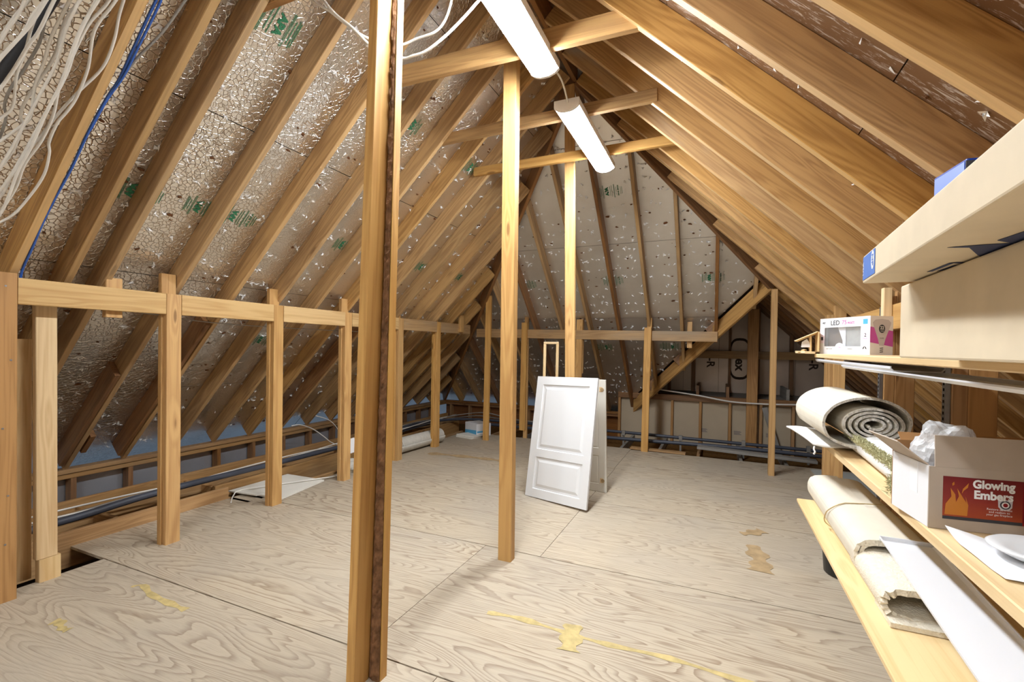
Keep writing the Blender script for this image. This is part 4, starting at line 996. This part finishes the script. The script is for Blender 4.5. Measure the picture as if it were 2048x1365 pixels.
def bracket(par, x0, z):
    for yy in (2.45, 0.62):
        board('bracket', (x0, yy, z-0.006), (0.852, yy, z-0.010), 0.010, 0.012, (0, 0, 1), 'steel', par)
for par in [o for o in COL.objects if o.name.startswith('shelf_board')]:
    zz = WM[par].translation.z
    bracket(par, 0.60, zz-(0.032 if abs(zz-ZM) < 0.01 else 0.021))
# fixture lenses tucked under the upper shelf
def channel(name, p0, p1, wd, lip, th, mat, parent, nrm=(0, 0, 1), curl=0.35):
    p0, p1 = V(p0), V(p1); L = (p1-p0).length; h = wd/2
    out = [(-h, lip), (-h, 0.008), (-h+0.008, 0.0), (h-0.008, 0.0), (h, 0.008), (h, lip)]
    inn = [(h-th, lip), (h-th, 0.010), (h-0.010, th), (-h+0.010, th), (-h+th, 0.010), (-h+th, lip)]
    sec = out+inn; m = len(sec)
    vs = [(x, y, z) for x in (0, L) for y, z in sec]
    fs = [(i, (i+1) % m, m+(i+1) % m, m+i) for i in range(m)]
    fs += [(i, i+1, m-2-i, m-1-i) for i in range(5)]+[(m+i, m+i+1, m+m-2-i, m+m-1-i) for i in range(5)]
    o = mesh(name, vs, fs, mat, frame(p0, p1-p0, nrm), parent)
    return o
t = thing('light_lens', (0.55, 2.5, 1.31), 'white lamp lens tucked under the far end of the upper shelf', 'lens', 'spare lamp lenses')
channel('lens_tray', (0.545, 2.92, 1.306), (0.545, 1.75, 1.303), 0.13, 0.016, 0.003, 'lens', t)
t = thing('light_lens', (0.55, 1.5, 1.30), 'second white lamp lens under the upper shelf, nearer and lower', 'lens', 'spare lamp lenses')
channel('lens_tray', (0.550, 2.38, 1.292), (0.550, 0.70, 1.290), 0.13, 0.012, 0.003, 'lens', t)
t = thing('light_lens', (0.56, 1.5, 0.72), 'long white lamp lens laid over the folded carpet on the lower shelf', 'lens', 'spare lamp lenses')
channel('lens_tray', (0.600, 1.975, 0.712), (0.532, 0.66, 0.695), 0.150, 0.014, 0.003, 'lens', t)
box('end_stop', (-0.075, -0.004, 0.0), (0.075, 0.0, 0.016), 'lens', t, Matrix.Translation((0.600, 1.978, 0.712)))
# light-bulb box
t = thing('bulb_box', (0.62, 2.82, ZU), 'white and pink LED bulb box on the upper shelf', 'box')
A, B_, C_ = V((0.503, 2.946, ZU)), V((0.661, 2.698, ZU)), V((0.773, 2.760, ZU))
hb = 0.186; x = (B_-A).normalized(); Wf = (B_-A).length; z = V((0, 0, 1)); y = z.cross(x); Df = 0.125
mwb = Matrix(((x.x, y.x, 0, A.x), (x.y, y.y, 0, A.y), (0, 0, 1, A.z), (0, 0, 0, 1)))
# box body with a window cut in the front (frame of quads), local x along the front, y into the box
wx0, wx1, wz0, wz1 = 0.030, Wf-0.050, 0.040, 0.138
vs, fs = [], []
def q4(a, b, c, d):
    i = len(vs); vs.extend([a, b, c, d]); fs.append((i, i+1, i+2, i+3))
gx = [0, wx0, wx1, Wf]; gz = [0, wz0, wz1, hb]
for i in range(3):
    for j in range(3):
        if i == 1 and j == 1: continue
        q4((gx[i], 0, gz[j]), (gx[i+1], 0, gz[j]), (gx[i+1], 0, gz[j+1]), (gx[i], 0, gz[j+1]))
q4((Wf, 0, 0), (Wf, Df, 0), (Wf, Df, hb), (Wf, 0, hb)); q4((0, 0, 0), (0, 0, hb), (0, Df, hb), (0, Df, 0)); q4((0, Df, 0), (0, Df, hb), (Wf, Df, hb), (Wf, Df, 0))
q4((0, 0, hb), (Wf, 0, hb), (Wf, Df, hb), (0, Df, hb)); q4((0, 0, 0), (0, Df, 0), (Wf, Df, 0), (Wf, 0, 0))
mesh('body', vs, fs, 'carton_white', mwb, t)
box('window_pane', (wx0, 0.002, wz0), (wx1, 0.003, wz1), 'film_thin', t, mwb)
xm = (wx0+wx1)/2
box('insert', (wx0-0.01, 0.030, wz0-0.01), (xm-0.005, 0.034, wz1+0.012), 'win_dark', t, mwb); box('insert', (xm+0.004, 0.020, wz0-0.01), (wx1+0.01, 0.024, wz1+0.012), 'win_grey', t, mwb)
prism('insert_card', [(xm-0.045, wz1+0.01), (xm+0.006, wz1+0.01), (xm+0.006, wz0-0.01), (xm-0.010, wz0-0.01), (xm-0.012, wz0+0.03)], 0, 0.002, 'carton_white', mwb @ Matrix.Translation((0, 0.018, 0)) @ Matrix.Rotation(math.pi/2, 4, 'X'), t)
for bx in (wx0+0.05, wx1-0.05):
    prof = [(0.004, 0.0), (0.014, 0.0), (0.014, 0.03), (0.030, 0.06), (0.045, 0.085), (0.047, 0.10), (0.036, 0.112), (0.0, 0.118)]
    vs, fs = [], []
    for r, zz in prof:
        for k in range(20): vs.append((r*math.cos(k*0.31416), r*math.sin(k*0.31416), zz))
    for i in range(len(prof)-1):
        for k in range(20): fs.append((i*20+k, i*20+(k+1) % 20, (i+1)*20+(k+1) % 20, (i+1)*20+k))
    mesh('bulb', vs, fs, 'bulb', mwb @ Matrix.Translation((bx, 0.080, 0.03)), t, True)
FR = mwb @ Matrix.Rotation(math.pi/2, 4, 'X')       # text plane on the front (x right, y up)
T2 = lambda x, z, e=0.0008: FR @ Matrix.Translation((x, z, e))
for zz0, zz1, xa, xb in ((0.056, 0.131, 0.0, wx0), (0.056, 0.131, wx1, Wf)):
    prism('colour_band', [(0, 0), (xb-xa, 0), (xb-xa, zz1-zz0), (0, zz1-zz0)], 0, 0.0004, 'band', mwb @ Matrix.Translation((xa, -0.0003, zz0)) @ Matrix.Rotation(math.pi/2, 4, 'X'), t)
SD = mwb @ Matrix.Translation((Wf, 0, 0)) @ Matrix.Rotation(math.pi/2, 4, 'Z') @ Matrix.Rotation(math.pi/2, 4, 'X')
prism('colour_band', [(0, 0.06), (Df, 0.04), (Df, 0.115), (0, 0.135)], 0, 0.0004, 'magenta', SD, t)
text('lettering', 'LED', 0.034, 'textd', T2(0.095, 0.160), t, 0.0004, sx=0.95)
text('lettering', '75', 0.030, 'magenta', T2(0.150, 0.161), t)
text('lettering', 'watt', 0.024, 'magenta', T2(0.188, 0.160), t, sx=0.95)
text('lettering', 'FEIT', 0.012, 'textd', T2(0.026, 0.162), t, 0.0003)
prism('energy_mark', [(0, 0), (0.024, 0), (0.024, 0.024), (0, 0.024)], 0, 0.0004, 'cyan', T2(Wf-0.038, 0.148, 0.0004), t)
text('lettering', '2', 0.024, 'textd', T2(Wf-0.025, 0.094), t, 0.0004); text('lettering', 'PACK', 0.009, 'magenta', T2(Wf-0.025, 0.078), t)
text('lettering', 'SOFT WHITE', 0.0065, 'textd', T2(0.062, 0.027), t); text('lettering', 'DIMMABLE', 0.0065, 'textd', T2(0.185, 0.027), t)
prism('round_mark', [(0.026*math.cos(a), 0.022*math.sin(a)) for a in [k*0.3491 for k in range(18)]], 0, 0.0004, 'carton_white', T2(0.124, 0.036, 0.0005), t)
text('lettering', 'CRI', 0.010, 'magenta', T2(0.124, 0.034, 0.0016), t)
for s_ in (-1, 1): prism('leaf_mark', [(0, 0.006), (s_*0.008, 0.0), (s_*0.011, -0.010), (s_*0.004, -0.006)], 0, 0.0004, 'textd', T2(Wf-0.028, 0.036, 0.0004), t)
prism('small_mark', [(0, 0), (0.014, 0), (0.014, 0.018), (0, 0.018)], 0, 0.0004, 'textd', T2(0.008, 0.072, 0.0008), t)
bulbp = [(-0.050, 0.155), (-0.046, 0.140), (-0.020, 0.075), (-0.012, 0.045), (0.012, 0.045), (0.020, 0.075), (0.046, 0.140), (0.050, 0.155), (0.035, 0.168), (0, 0.172), (-0.035, 0.168)]
prism('bulb_picture', bulbp, 0.0005, 0.0009, 'bulbgrey', SD @ Matrix.Translation((Df/2, 0, 0)), t)
for k, zz in enumerate((0.012, 0.021, 0.030)): prism('bulb_thread', [(-0.009, 0), (0.009, 0.002), (0.009, 0.006), (-0.009, 0.004)], 0.0005, 0.0009, 'textd', SD @ Matrix.Translation((Df/2, zz, 0)), t)
prism('year_badge', [(0.017*math.cos(a), 0.020*math.sin(a)) for a in [k*0.3491 for k in range(18)]], 0.0011, 0.0014, 'textd', SD @ Matrix.Translation((Df/2, 0.125, 0)), t)
text('lettering', '22', 0.021, 'textw', SD @ Matrix.Translation((Df/2, 0.129, 0.0018)), t, 0.0004); text('lettering', 'YEARS', 0.007, 'textw', SD @ Matrix.Translation((Df/2, 0.114, 0.0018)), t)
text('lettering', '25,000', 0.008, 'textd', SD @ Matrix.Translation((Df/2, 0.080, 0.0014)), t)
# little wooden house-shaped offcut
t = thing('wood_offcut', (0.46, 3.0, ZU), 'small splintered wooden box frame beside the bulb box', 'offcut')
o_ = V((0.462, 2.93, ZU+0.012))
board('side', o_+V((0.03, 0.02, 0)), o_+V((0.03, 0.02, 0.105)), 0.085, 0.008, (0, 1, 0), 'pine_raw', t)
board('side', o_+V((0.0, 0.03, 0)), o_+V((-0.002, 0.03, 0.085)), 0.05, 0.007, (0, 1, 0), 'pine_raw', t)
board('lid', o_+V((0.035, 0.02, 0.105)), o_+V((-0.065, 0.05, 0.055)), 0.006, 0.09, (0, 0, 1), 'pine_raw', t)
board('bottom', o_+V((0.03, 0.02, -0.003)), o_+V((-0.055, 0.06, -0.001)), 0.005, 0.08, (0, 0, 1), 'pine_raw', t)
prism('paper_scrap', [(0, 0), (0.05, 0.0), (0.03, 0.05), (0.005, 0.03)], 0, 0.002, 'paper', Matrix.Translation(o_+V((-0.045, 0.02, 0.022))) @ Matrix.Rotation(1.2, 4, 'X'), t)
# big carton
t = thing('carton', (0.62, 1.0, ZU), 'big plain cardboard carton on the upper shelf', 'box')
mw = Matrix.Translation((0.372, 1.300, ZU+0.001)) @ Matrix.Rotation(-0.03, 4, 'Z')
box('body', (0, -0.75, 0), (0.42, 0, 0.160), 'carton', t, mw, 0.004)
box('flap_seam', (0.208, -0.75, 0.1603), (0.212, 0, 0.1606), 'carton_in', t, mw)
# long flat carton lying on top
t = thing('flat_carton', (0.5, 0.9, 1.51), 'long flat cardboard carton with blue print, on top of the big carton', 'box')
ang = -0.067
mwf = Matrix.Translation((0.292, 1.257, 1.512)) @ Matrix.Rotation(ang, 4, 'Z')
box('body', (0, -1.05, 0), (0.36, 0, 0.060), 'carton', t, mwf, 0.003)
LF = mwf @ Matrix.Rotation(-math.pi/2, 4, 'Z') @ Matrix.Rotation(math.pi/2, 4, 'X')   # left face: x runs towards the viewer, y up
prism('blue_label', [(0.006, 0.006), (0.120, 0.006), (0.120, 0.056), (0.006, 0.056)], 0.0004, 0.001, 'bluelabel', LF, t)
prism('label_oval', [(0.101+0.013*math.cos(a), 0.036+0.019*math.sin(a)) for a in [k*0.3491 for k in range(18)]], 0.0011, 0.0014, 'textw', LF, t)
text('lettering', 'NP', 0.019, 'bluelabel', LF @ Matrix.Translation((0.101, 0.036, 0.0018)) @ Matrix.Rotation(-1.57, 4, 'Z'), t, 0.0005)
text('lettering', 'USA', 0.016, 'textw', LF @ Matrix.Translation((0.014, 0.030, 0.0016)) @ Matrix.Rotation(1.57, 4, 'Z'), t)
UN = mwf @ Matrix.Rotation(math.pi, 4, 'X')     # underside, y mirrored: local y>0 is towards viewer
prism('printed_arrow', [(0.032, 0.398), (0.059, 0.386), (0.090, 0.315), (0.112, 0.270), (0.125, 0.30), (0.100, 0.400), (0.070, 0.402)], 0.0005, 0.001, 'bluedark', UN, t)
prism('printed_arrow', [(0.074, 0.428), (0.098, 0.400), (0.130, 0.385), (0.130, 0.50), (0.085, 0.50)], 0.0005, 0.001, 'bluedark', UN, t)
for (x0, y0), (x1, y1), w_ in (((0.072, 0.150), (0.076, 0.248), 0.007), ((0.076, 0.248), (0.100, 0.232), 0.009), ((0.085, 0.155), (0.090, 0.215), 0.005)):
    prism('printed_line', [(x0, y0), (x1, y1), (x1+w_, y1+w_*0.4), (x0+w_, y0+w_*0.4)], 0.0005, 0.001, 'bluedark', UN, t)
# blue box on top of it
t = thing('blue_box', (0.5, 1.2, 1.573), 'small blue box peeking over the flat carton', 'box')
mw = Matrix.Translation((0.405, 1.24, 1.5735)) @ Matrix.Rotation(0.10, 4, 'Z')
box('body', (0.0, -0.11, 0), (0.20, 0.0, 0.150), 'bluebox', t, mw, 0.003)
box('end_print', (-0.0008, -0.105, 0.003), (-0.0002, -0.005, 0.145), 'ltblue', t, mw)
text('lettering', 'XX', 0.030, 'textw', mw @ Matrix.Translation((-0.0016, -0.055, 0.075)) @ Matrix.Rotation(-math.pi/2, 4, 'Z') @ Matrix.Rotation(math.pi/2, 4, 'X'), t, 0.0006)
box('dark_edge', (-0.001, -0.111, 0.003), (0.012, -0.1095, 0.145), 'textd', t, mw)

# carpet roll on the middle shelf
t = thing('carpet_roll', (0.6, 2.7, ZM), 'large rolled carpet with a spiral end on the middle shelf', 'carpet')
mw = Matrix.Translation((0.622, 2.44, ZM+0.150)) @ Matrix.Rotation(0.03, 4, 'Z')
c = []; nt = 130; turns = 4.5
for i in range(nt+1):                    # tight inner turns
    th_ = 2*math.pi*(turns*i/nt)+math.pi; r = 0.022+0.100*i/nt; c.append((math.cos(th_)*r, math.sin(th_)*r*0.66))
for i in range(1, 41):                   # the outer turn has sprung open to the left
    u = i/40; th_ = math.radians(258*u); r = 0.122+0.064*math.sin(min(u*1.25, 1)*math.pi/2)-0.052*max(0, u-0.8)/0.2
    c.append((math.cos(th_)*r, math.sin(th_)*r*(0.66+0.10*u)))
vs, fs = [], []; m = len(c); rnd = random.Random(8)
for j in (0, 1):
    for i, (x_, z_) in enumerate(c):
        p0 = c[max(i-1, 0)]; p1 = c[min(i+1, m-1)]; tx, tz = p1[0]-p0[0], p1[1]-p0[1]; l = math.hypot(tx, tz) or 1
        nx_, nz_ = tz/l*0.0052, -tx/l*0.0052; yy = j*0.62+rnd.uniform(-0.003, 0.003)
        vs += [(x_+nx_, yy, z_+nz_), (x_-nx_, yy, z_-nz_)]
o = 2*m
side, ends, ends2 = [], [], []
for i in range(m-1):
    a = 2*i; side += [(a, a+2, o+a+2, o+a), (a+1, o+a+1, o+a+3, a+3)]; ends.append((a, a+1, a+3, a+2)); ends2.append((o+a, o+a+2, o+a+3, o+a+1))
side += [(0, o, o+1, 1), (2*m-2, 2*m-1, o+2*m-1, o+2*m-2)]
ob = mesh('rolled_sheet', vs, side, 'backing', mw, t, True); cut_ends(vs, ends, ends2, 'speckle', mw, ob)
# flap of white backing lying out to the left under the roll
vs, fs = [], []; nx, ny = 10, 6
for i in range(nx+1):
    for j in range(ny+1):
        u, v = i/nx, j/ny
        a = V((0.36, 2.98, ZM+0.035)).lerp(V((0.60, 3.14, ZM+0.008)), u); b = V((0.425, 2.60, ZM+0.014)).lerp(V((0.62, 2.62, ZM+0.005)), u)
        p = a.lerp(b, v); p.z += 0.008*math.sin(5*u+3*v)*(1-u)+0.004; p.x += 0.006*mnoise.noise(V((u*9, v*9, 2)))*(1 if i == 0 else 0.2)
        vs.append(p)
for i in range(nx):
    for j in range(ny):
        q = i*(ny+1)+j; fs.append((q, q+1, q+ny+2, q+ny+1))
t = thing('backing_flap', (0.5, 2.8, ZM), 'white frayed sheet sticking out left from under the carpet roll', 'sheet')
ob = mesh('sheet', [p-V((0.5, 2.8, ZM)) for p in vs], fs, 'backing_w', Matrix.Translation((0.5, 2.8, ZM)), t, True)
so = ob.modifiers.new('thick', 'SOLIDIFY'); so.thickness = 0.008; so.offset = 1
tube('frayed_thread', [(0.432, 2.60, ZM+0.012), (0.428, 2.59, ZM+0.0), (0.432, 2.585, ZM-0.012), (0.426, 2.58, ZM-0.022)], 0.004, 'backing_w', t, 6, 3)
# white-backed carpet folded over, in front of the roll
t = thing('carpet_roll', (0.62, 2.2, ZM), 'white-backed folded carpet with green pile edge beside the ember carton', 'carpet')
mw = Matrix.Translation((0.645, 1.80, ZM+0.052))
vs, fs = [], []; sec = []
for i in range(33):
    a = 2*math.pi*i/32; sec.append((math.copysign(abs(math.cos(a))**0.7, math.cos(a))*0.105, math.copysign(abs(math.sin(a))**0.85, math.sin(a))*0.050))
for j in range(13):
    for (x_, z_) in sec[:-1]:
        k = 1+0.03*mnoise.noise(V((x_*8, j*0.7, z_*8))); vs.append((x_*k*(1-0.02*j), j*0.066, z_*k))
for j in range(12):
    for i in range(32): fs.append((j*32+i, j*32+(i+1) % 32, (j+1)*32+(i+1) % 32, (j+1)*32+i))
fs += [tuple(range(32)), tuple(range(12*32+31, 12*32-1, -1))]
mesh('backing', vs, fs, 'backing_w', mw, t, True)
def fuzzy(name, pts, r, mat, parent, n, rad):
    rnd = random.Random(11); ps = smooth_path(pts, 8); vs, fs = [], []; o = ps[0].copy()
    for i in range(n):
        f = rnd.random()*(len(ps)-1); k = int(f); p = ps[k].lerp(ps[min(k+1, len(ps)-1)], f-k)
        d = V((rnd.gauss(0, 1), rnd.gauss(0, 1), rnd.gauss(0, 1)+0.4)).normalized()
        s = d.cross(V((0.3, 0.8, 0.1))).normalized()*rad
        q = p+V((rnd.gauss(0, r*0.5), rnd.gauss(0, r*0.5), rnd.gauss(0, r*0.35)))-o
        b = len(vs); vs += [q-s, q+s, q+d*r*0.9+s*0.3]; fs.append((b, b+1, b+2))
    ob = mesh(name, vs, fs, mat, Matrix.Translation(o), parent); ob['kind'] = 'stuff'; return ob
fuzzy('green_pile', [(0.562, 2.58, ZM+0.090), (0.556, 2.28, ZM+0.088), (0.551, 2.0, ZM+0.086), (0.546, 1.81, ZM+0.083)], 0.015, 'carpet_g', t, 7000, 0.0022)
fuzzy('green_pile', [(0.535, 1.83, ZM+0.05), (0.54, 1.80, ZM+0.03), (0.56, 1.795, ZM+0.02)], 0.026, 'carpet_g', t, 3000, 0.0022)
# ember carton
t = thing('carton', (0.62, 1.66, ZM), 'open carton with a red flame label on the middle shelf', 'box')
o_ = V((0.521, 1.573, ZM+0.001)); mwe = Matrix.Translation(o_) @ Matrix.Rotation(0.12, 4, 'Z')
We, De, He = 0.36, 0.20, 0.163; th = 0.004
box('front_wall', (0, 0, 0), (We, th, He), 'carton_grey', t, mwe); box('back_wall', (0, De-th, 0), (We, De, He+0.035), 'carton_in', t, mwe)
box('end_wall', (0, th, 0), (th, De-th, He), 'carton_white', t, mwe); box('end_wall', (We-th, th, 0), (We, De-th, He), 'carton_grey', t, mwe)
box('base', (th, th, 0), (We-th, De-th, th), 'carton_in', t, mwe)
def flap(name, a, b, dirv, L, mat):
    a, b, dirv = V(a), V(b), V(dirv).normalized(); n = (b-a).cross(dirv).normalized()*0.003
    vs = [a, b, b+dirv*L, a+dirv*L]; vs += [v+n for v in vs]
    mesh(name, vs, [(0, 1, 2, 3), (7, 6, 5, 4), (0, 4, 5, 1), (1, 5, 6, 2), (2, 6, 7, 3), (3, 7, 4, 0)], mat, mwe, t)
flap('front_flap', (0.012, 0.002, He), (We, 0.002, He), (0.02, 0.10, 1), 0.082, 'carton_grey')
flap('side_flap', (0.002, 0.01, He), (0.002, De-0.01, He), (-0.55, 0.25, 0.50), 0.085, 'carton_grey')
flap('back_flap', (0.02, De-0.002, He+0.033), (We, De-0.002, He+0.033), (0, 0.5, 0.5), 0.03, 'carton_in')
LB = mwe @ Matrix.Rotation(math.pi/2, 4, 'X')
M['label'] = gradient('ember_label', [(0, lin(170, 74, 40)), (0.45, lin(140, 44, 34)), (1, lin(112, 18, 28))], 1, 0.0, 0.115, mottling=0.25)
lx0, lx1, lz0, lz1 = 0.030, 0.340, 0.028, 0.140
prism('label', [(0, 0), (lx1-lx0, 0), (lx1-lx0, lz1-lz0), (0, lz1-lz0)], 0.0003, 0.0008, 'label', LB @ Matrix.Translation((lx0, lz0, 0)), t)
prism('label_strip', [(0, 0), (0.165, 0), (0.165, 0.008), (0, 0.008)], 0.0010, 0.0013, 'textd', LB @ Matrix.Translation((lx0, lz0, 0)), t)
prism('label_panel', [(0.165, 0), (lx1-lx0, 0), (lx1-lx0, lz1-lz0), (0.165, lz1-lz0)], 0.0009, 0.0013, 'red', LB @ Matrix.Translation((lx0, lz0, 0)), t)
fl1 = [(0.004, 0.012), (0.006, 0.040), (0.018, 0.060), (0.016, 0.082), (0.026, 0.066), (0.028, 0.046), (0.034, 0.062), (0.030, 0.082), (0.042, 0.060), (0.050, 0.046), (0.048, 0.062), (0.054, 0.040), (0.052, 0.012)]
prism('flame', fl1, 0.0012, 0.0016, 'flame', LB @ Matrix.Translation((lx0, lz0, 0)), t)
prism('flame', [(0.040, 0.070), (0.042, 0.082), (0.054, 0.098), (0.052, 0.086), (0.044, 0.078)], 0.0012, 0.0016, 'flame', LB @ Matrix.Translation((lx0, lz0, 0)), t)
prism('flame', [(0.020, 0.088), (0.019, 0.094), (0.023, 0.099), (0.024, 0.092)], 0.0012, 0.0016, 'flame', LB @ Matrix.Translation((lx0, lz0, 0)), t)
text('lettering', 'Glowing', 0.029, 'textw', LB @ Matrix.Translation((lx0+0.105, lz0+0.096, 0.002)), t, 0.0012, sx=0.88)
text('lettering', 'Embers', 0.029, 'textw', LB @ Matrix.Translation((lx0+0.105, lz0+0.069, 0.002)), t, 0.0012, sx=0.92)
for k, s_ in enumerate(('Restore newness', 'and realism to', 'your gas fireplace')): text('lettering', s_, 0.0075, 'textw', LB @ Matrix.Translation((lx0+0.118, lz0+0.036-k*0.007, 0.002)), t)
ring = [(0.011*math.cos(a), 0.011*math.sin(a)) for a in [k*0.4488 for k in range(14)]]
prism('emblem', [(-0.015, 0.013), (0.015, 0.013), (0.014, -0.006), (0.008, -0.013), (-0.008, -0.013), (-0.014, -0.006)], 0.0009, 0.0011, 'bulbgrey', LB @ Matrix.Translation((lx0+0.130, lz0+0.049, 0)), t)
prism('emblem', ring, 0.0012, 0.0016, 'textd', LB @ Matrix.Translation((lx0+0.130, lz0+0.049, 0)), t)
prism('emblem', [(p[0]*0.72, p[1]*0.72) for p in ring], 0.0017, 0.0019, 'textw', LB @ Matrix.Translation((lx0+0.130, lz0+0.049, 0)), t)
prism('emblem', [(p[0]*0.45, p[1]*0.45) for p in ring], 0.002, 0.0022, 'red', LB @ Matrix.Translation((lx0+0.130, lz0+0.049, 0)), t)
for k in range(13): prism('small_print', [(0, 0), (0.115-0.006*((k*7) % 4), 0), (0.115-0.006*((k*7) % 4), 0.0018), (0, 0.0018)], 0.0014, 0.0016, 'tan', LB @ Matrix.Translation((lx0+0.175, lz0+0.102-k*0.0042, 0)), t)
for k in range(6): prism('small_print', [(0, 0), (0.115-0.006*((k*5) % 4), 0), (0.115-0.006*((k*5) % 4), 0.0018), (0, 0.0018)], 0.0014, 0.0016, 'tan', LB @ Matrix.Translation((lx0+0.175, lz0+0.032-k*0.0042, 0)), t)
box('tape', (-0.0008, 0.055, 0.075), (-0.0002, 0.095, He), 'paper', t, mwe)
# clear plastic bag standing out of the carton, and loose film beside it
def bag(name, c, r, seed, label, cat='bag'):
    t = thing(name, c, label, cat)
    bm = bmesh.new(); bmesh.ops.create_icosphere(bm, subdivisions=4, radius=1)
    for v in bm.verts:
        p = v.co.copy(); k = 1+0.32*mnoise.noise(p*1.7+V((seed, 0, 0)))+0.16*abs(mnoise.noise(p*4+V((0, seed, 0))))-0.10*abs(mnoise.noise(p*7))
        v.co = V((p.x*r[0]*k, p.y*r[1]*k, p.z*r[2]*k))
    me = bpy.data.meshes.new('film'); bm.to_mesh(me); bm.free(); me.materials.append(M['film'])
    for p in me.polygons: p.use_smooth = False
    link(bpy.data.objects.new('film', me), Matrix.Translation(c), t); return t
bag('plastic_bag', (0.600, 1.70, ZM+0.185), (0.072, 0.055, 0.085), 2.0, 'crumpled clear plastic bag rising out of the open ember carton')
bag('plastic_bag', (0.760, 1.72, ZM+0.145), (0.06, 0.04, 0.05), 5.0, 'smaller white plastic bag at the right inside the ember carton')
# paper and plate lying before the carton
t = thing('paper_sheet', (0.6, 1.42, ZM), 'white curled paper on the middle shelf below the ember carton', 'paper')
vs, fs = [], []; nx, ny = 12, 10
for i in range(nx+1):
    for j in range(ny+1):
        u, v = i/nx, j/ny
        p = V((0.540, 1.53, 0)).lerp(V((0.72, 1.50, 0)), u).lerp(V((0.547, 1.272, 0)).lerp(V((0.74, 1.24, 0)), u), v)
        p.z = 0.003+0.022*max(0, 1-math.hypot(u*1.8, v*3.2))**1.5+0.003*abs(math.sin(6*u+4*v)); vs.append(p-V((0.6, 1.42, 0)))
for i in range(nx):
    for j in range(ny):
        q = i*(ny+1)+j; fs.append((q, q+1, q+ny+2, q+ny+1))
mesh('sheet', vs, fs, 'paper', Matrix.Translation((0.6, 1.42, ZM)), t, True)
t = thing('plate', (0.672, 1.405, ZM+0.012), 'round white lid lying on the white paper at the right edge', 'plate')
prof = [(0.0, 0.012), (0.040, 0.012), (0.060, 0.020), (0.092, 0.026), (0.098, 0.022), (0.090, 0.018), (0.062, 0.004), (0.0, 0.002)]
vs, fs = [], []; ns = 40
for r, z in prof:
    for k in range(ns): vs.append((math.cos(2*math.pi*k/ns)*r, math.sin(2*math.pi*k/ns)*r, z))
for i in range(len(prof)-1):
    for k in range(ns): fs.append((i*ns+k, i*ns+(k+1) % ns, (i+1)*ns+(k+1) % ns, (i+1)*ns+k))
mesh('dish', vs, fs, 'white', Matrix.Translation((0.672, 1.405, ZM+0.008)), t, True)
# folded carpet on the lower shelf
t = thing('folded_carpet', (0.6, 2.4, ZLo), 'beige carpet folded and tied with twine on the lower shelf', 'carpet')
mw = Matrix.Translation((0.585, 1.985, ZLo+0.072)) @ Matrix.Rotation(0.0, 4, 'Z')
def folded(name, hw, hh, thick, length, mat, mw, parent, caps, y0=0.0, jag=0.005, turns=1.0, shrink=0.0):
    n = 44; c = []
    tot = int(n*turns)
    for i in range(tot+1):
        a = math.pi*0.5+2*math.pi*i/n; k = 1-shrink*i/n
        c.append((math.copysign(abs(math.cos(a))**0.45, math.cos(a))*hw*k, math.copysign(abs(math.sin(a))**0.75, math.sin(a))*hh*k))
    rnd = random.Random(3); vs, fs = [], []; m = len(c)
    for j in (0, 1):
        for i, (x_, z_) in enumerate(c):
            p0 = c[max(i-1, 0)]; p1 = c[min(i+1, m-1)]; tx, tz = p1[0]-p0[0], p1[1]-p0[1]; l = math.hypot(tx, tz) or 1
            nx_, nz_ = tz/l*thick/2, -tx/l*thick/2; yy = y0+j*length+rnd.uniform(-jag, jag)
            vs += [(x_+nx_, yy, z_+nz_), (x_-nx_, yy, z_-nz_)]
    o = 2*m; side, ends, ends2 = [], [], []
    for i in range(m-1):
        a = 2*i; side += [(a, a+2, o+a+2, o+a), (a+1, o+a+1, o+a+3, a+3)]; ends.append((a, a+1, a+3, a+2)); ends2.append((o+a, o+a+2, o+a+3, o+a+1))
    ob = mesh(name, vs, side, mat, mw, parent, True); cut_ends(vs, ends, ends2, caps, mw, ob); return ob
folded('outer_fold', 0.128, 0.062, 0.012, 0.92, 'backing', mw, t, 'carpet', turns=2.0, shrink=0.13)
mw2 = Matrix.Translation((0.585, 1.70, ZLo+0.050))
folded('inner_fold', 0.118, 0.040, 0.018, 0.34, 'carpet', mw2, t, 'carpet', turns=1.0, jag=0.012)
box('lower_layer', (0.47, 1.655, ZLo+0.002), (0.70, 1.80, ZLo+0.016), 'carpet', t)
pts = [V((0.585, 2.42, ZLo+0.072))+V((math.copysign(abs(math.cos(a))**0.45, math.cos(a))*0.138, 0.05*math.sin(2*a), math.copysign(abs(math.sin(a))**0.75, math.sin(a))*0.071)) for a in [2*math.pi*k/28 for k in range(29)]]
tube('twine', pts, 0.0025, 'string', t, 6, 0)
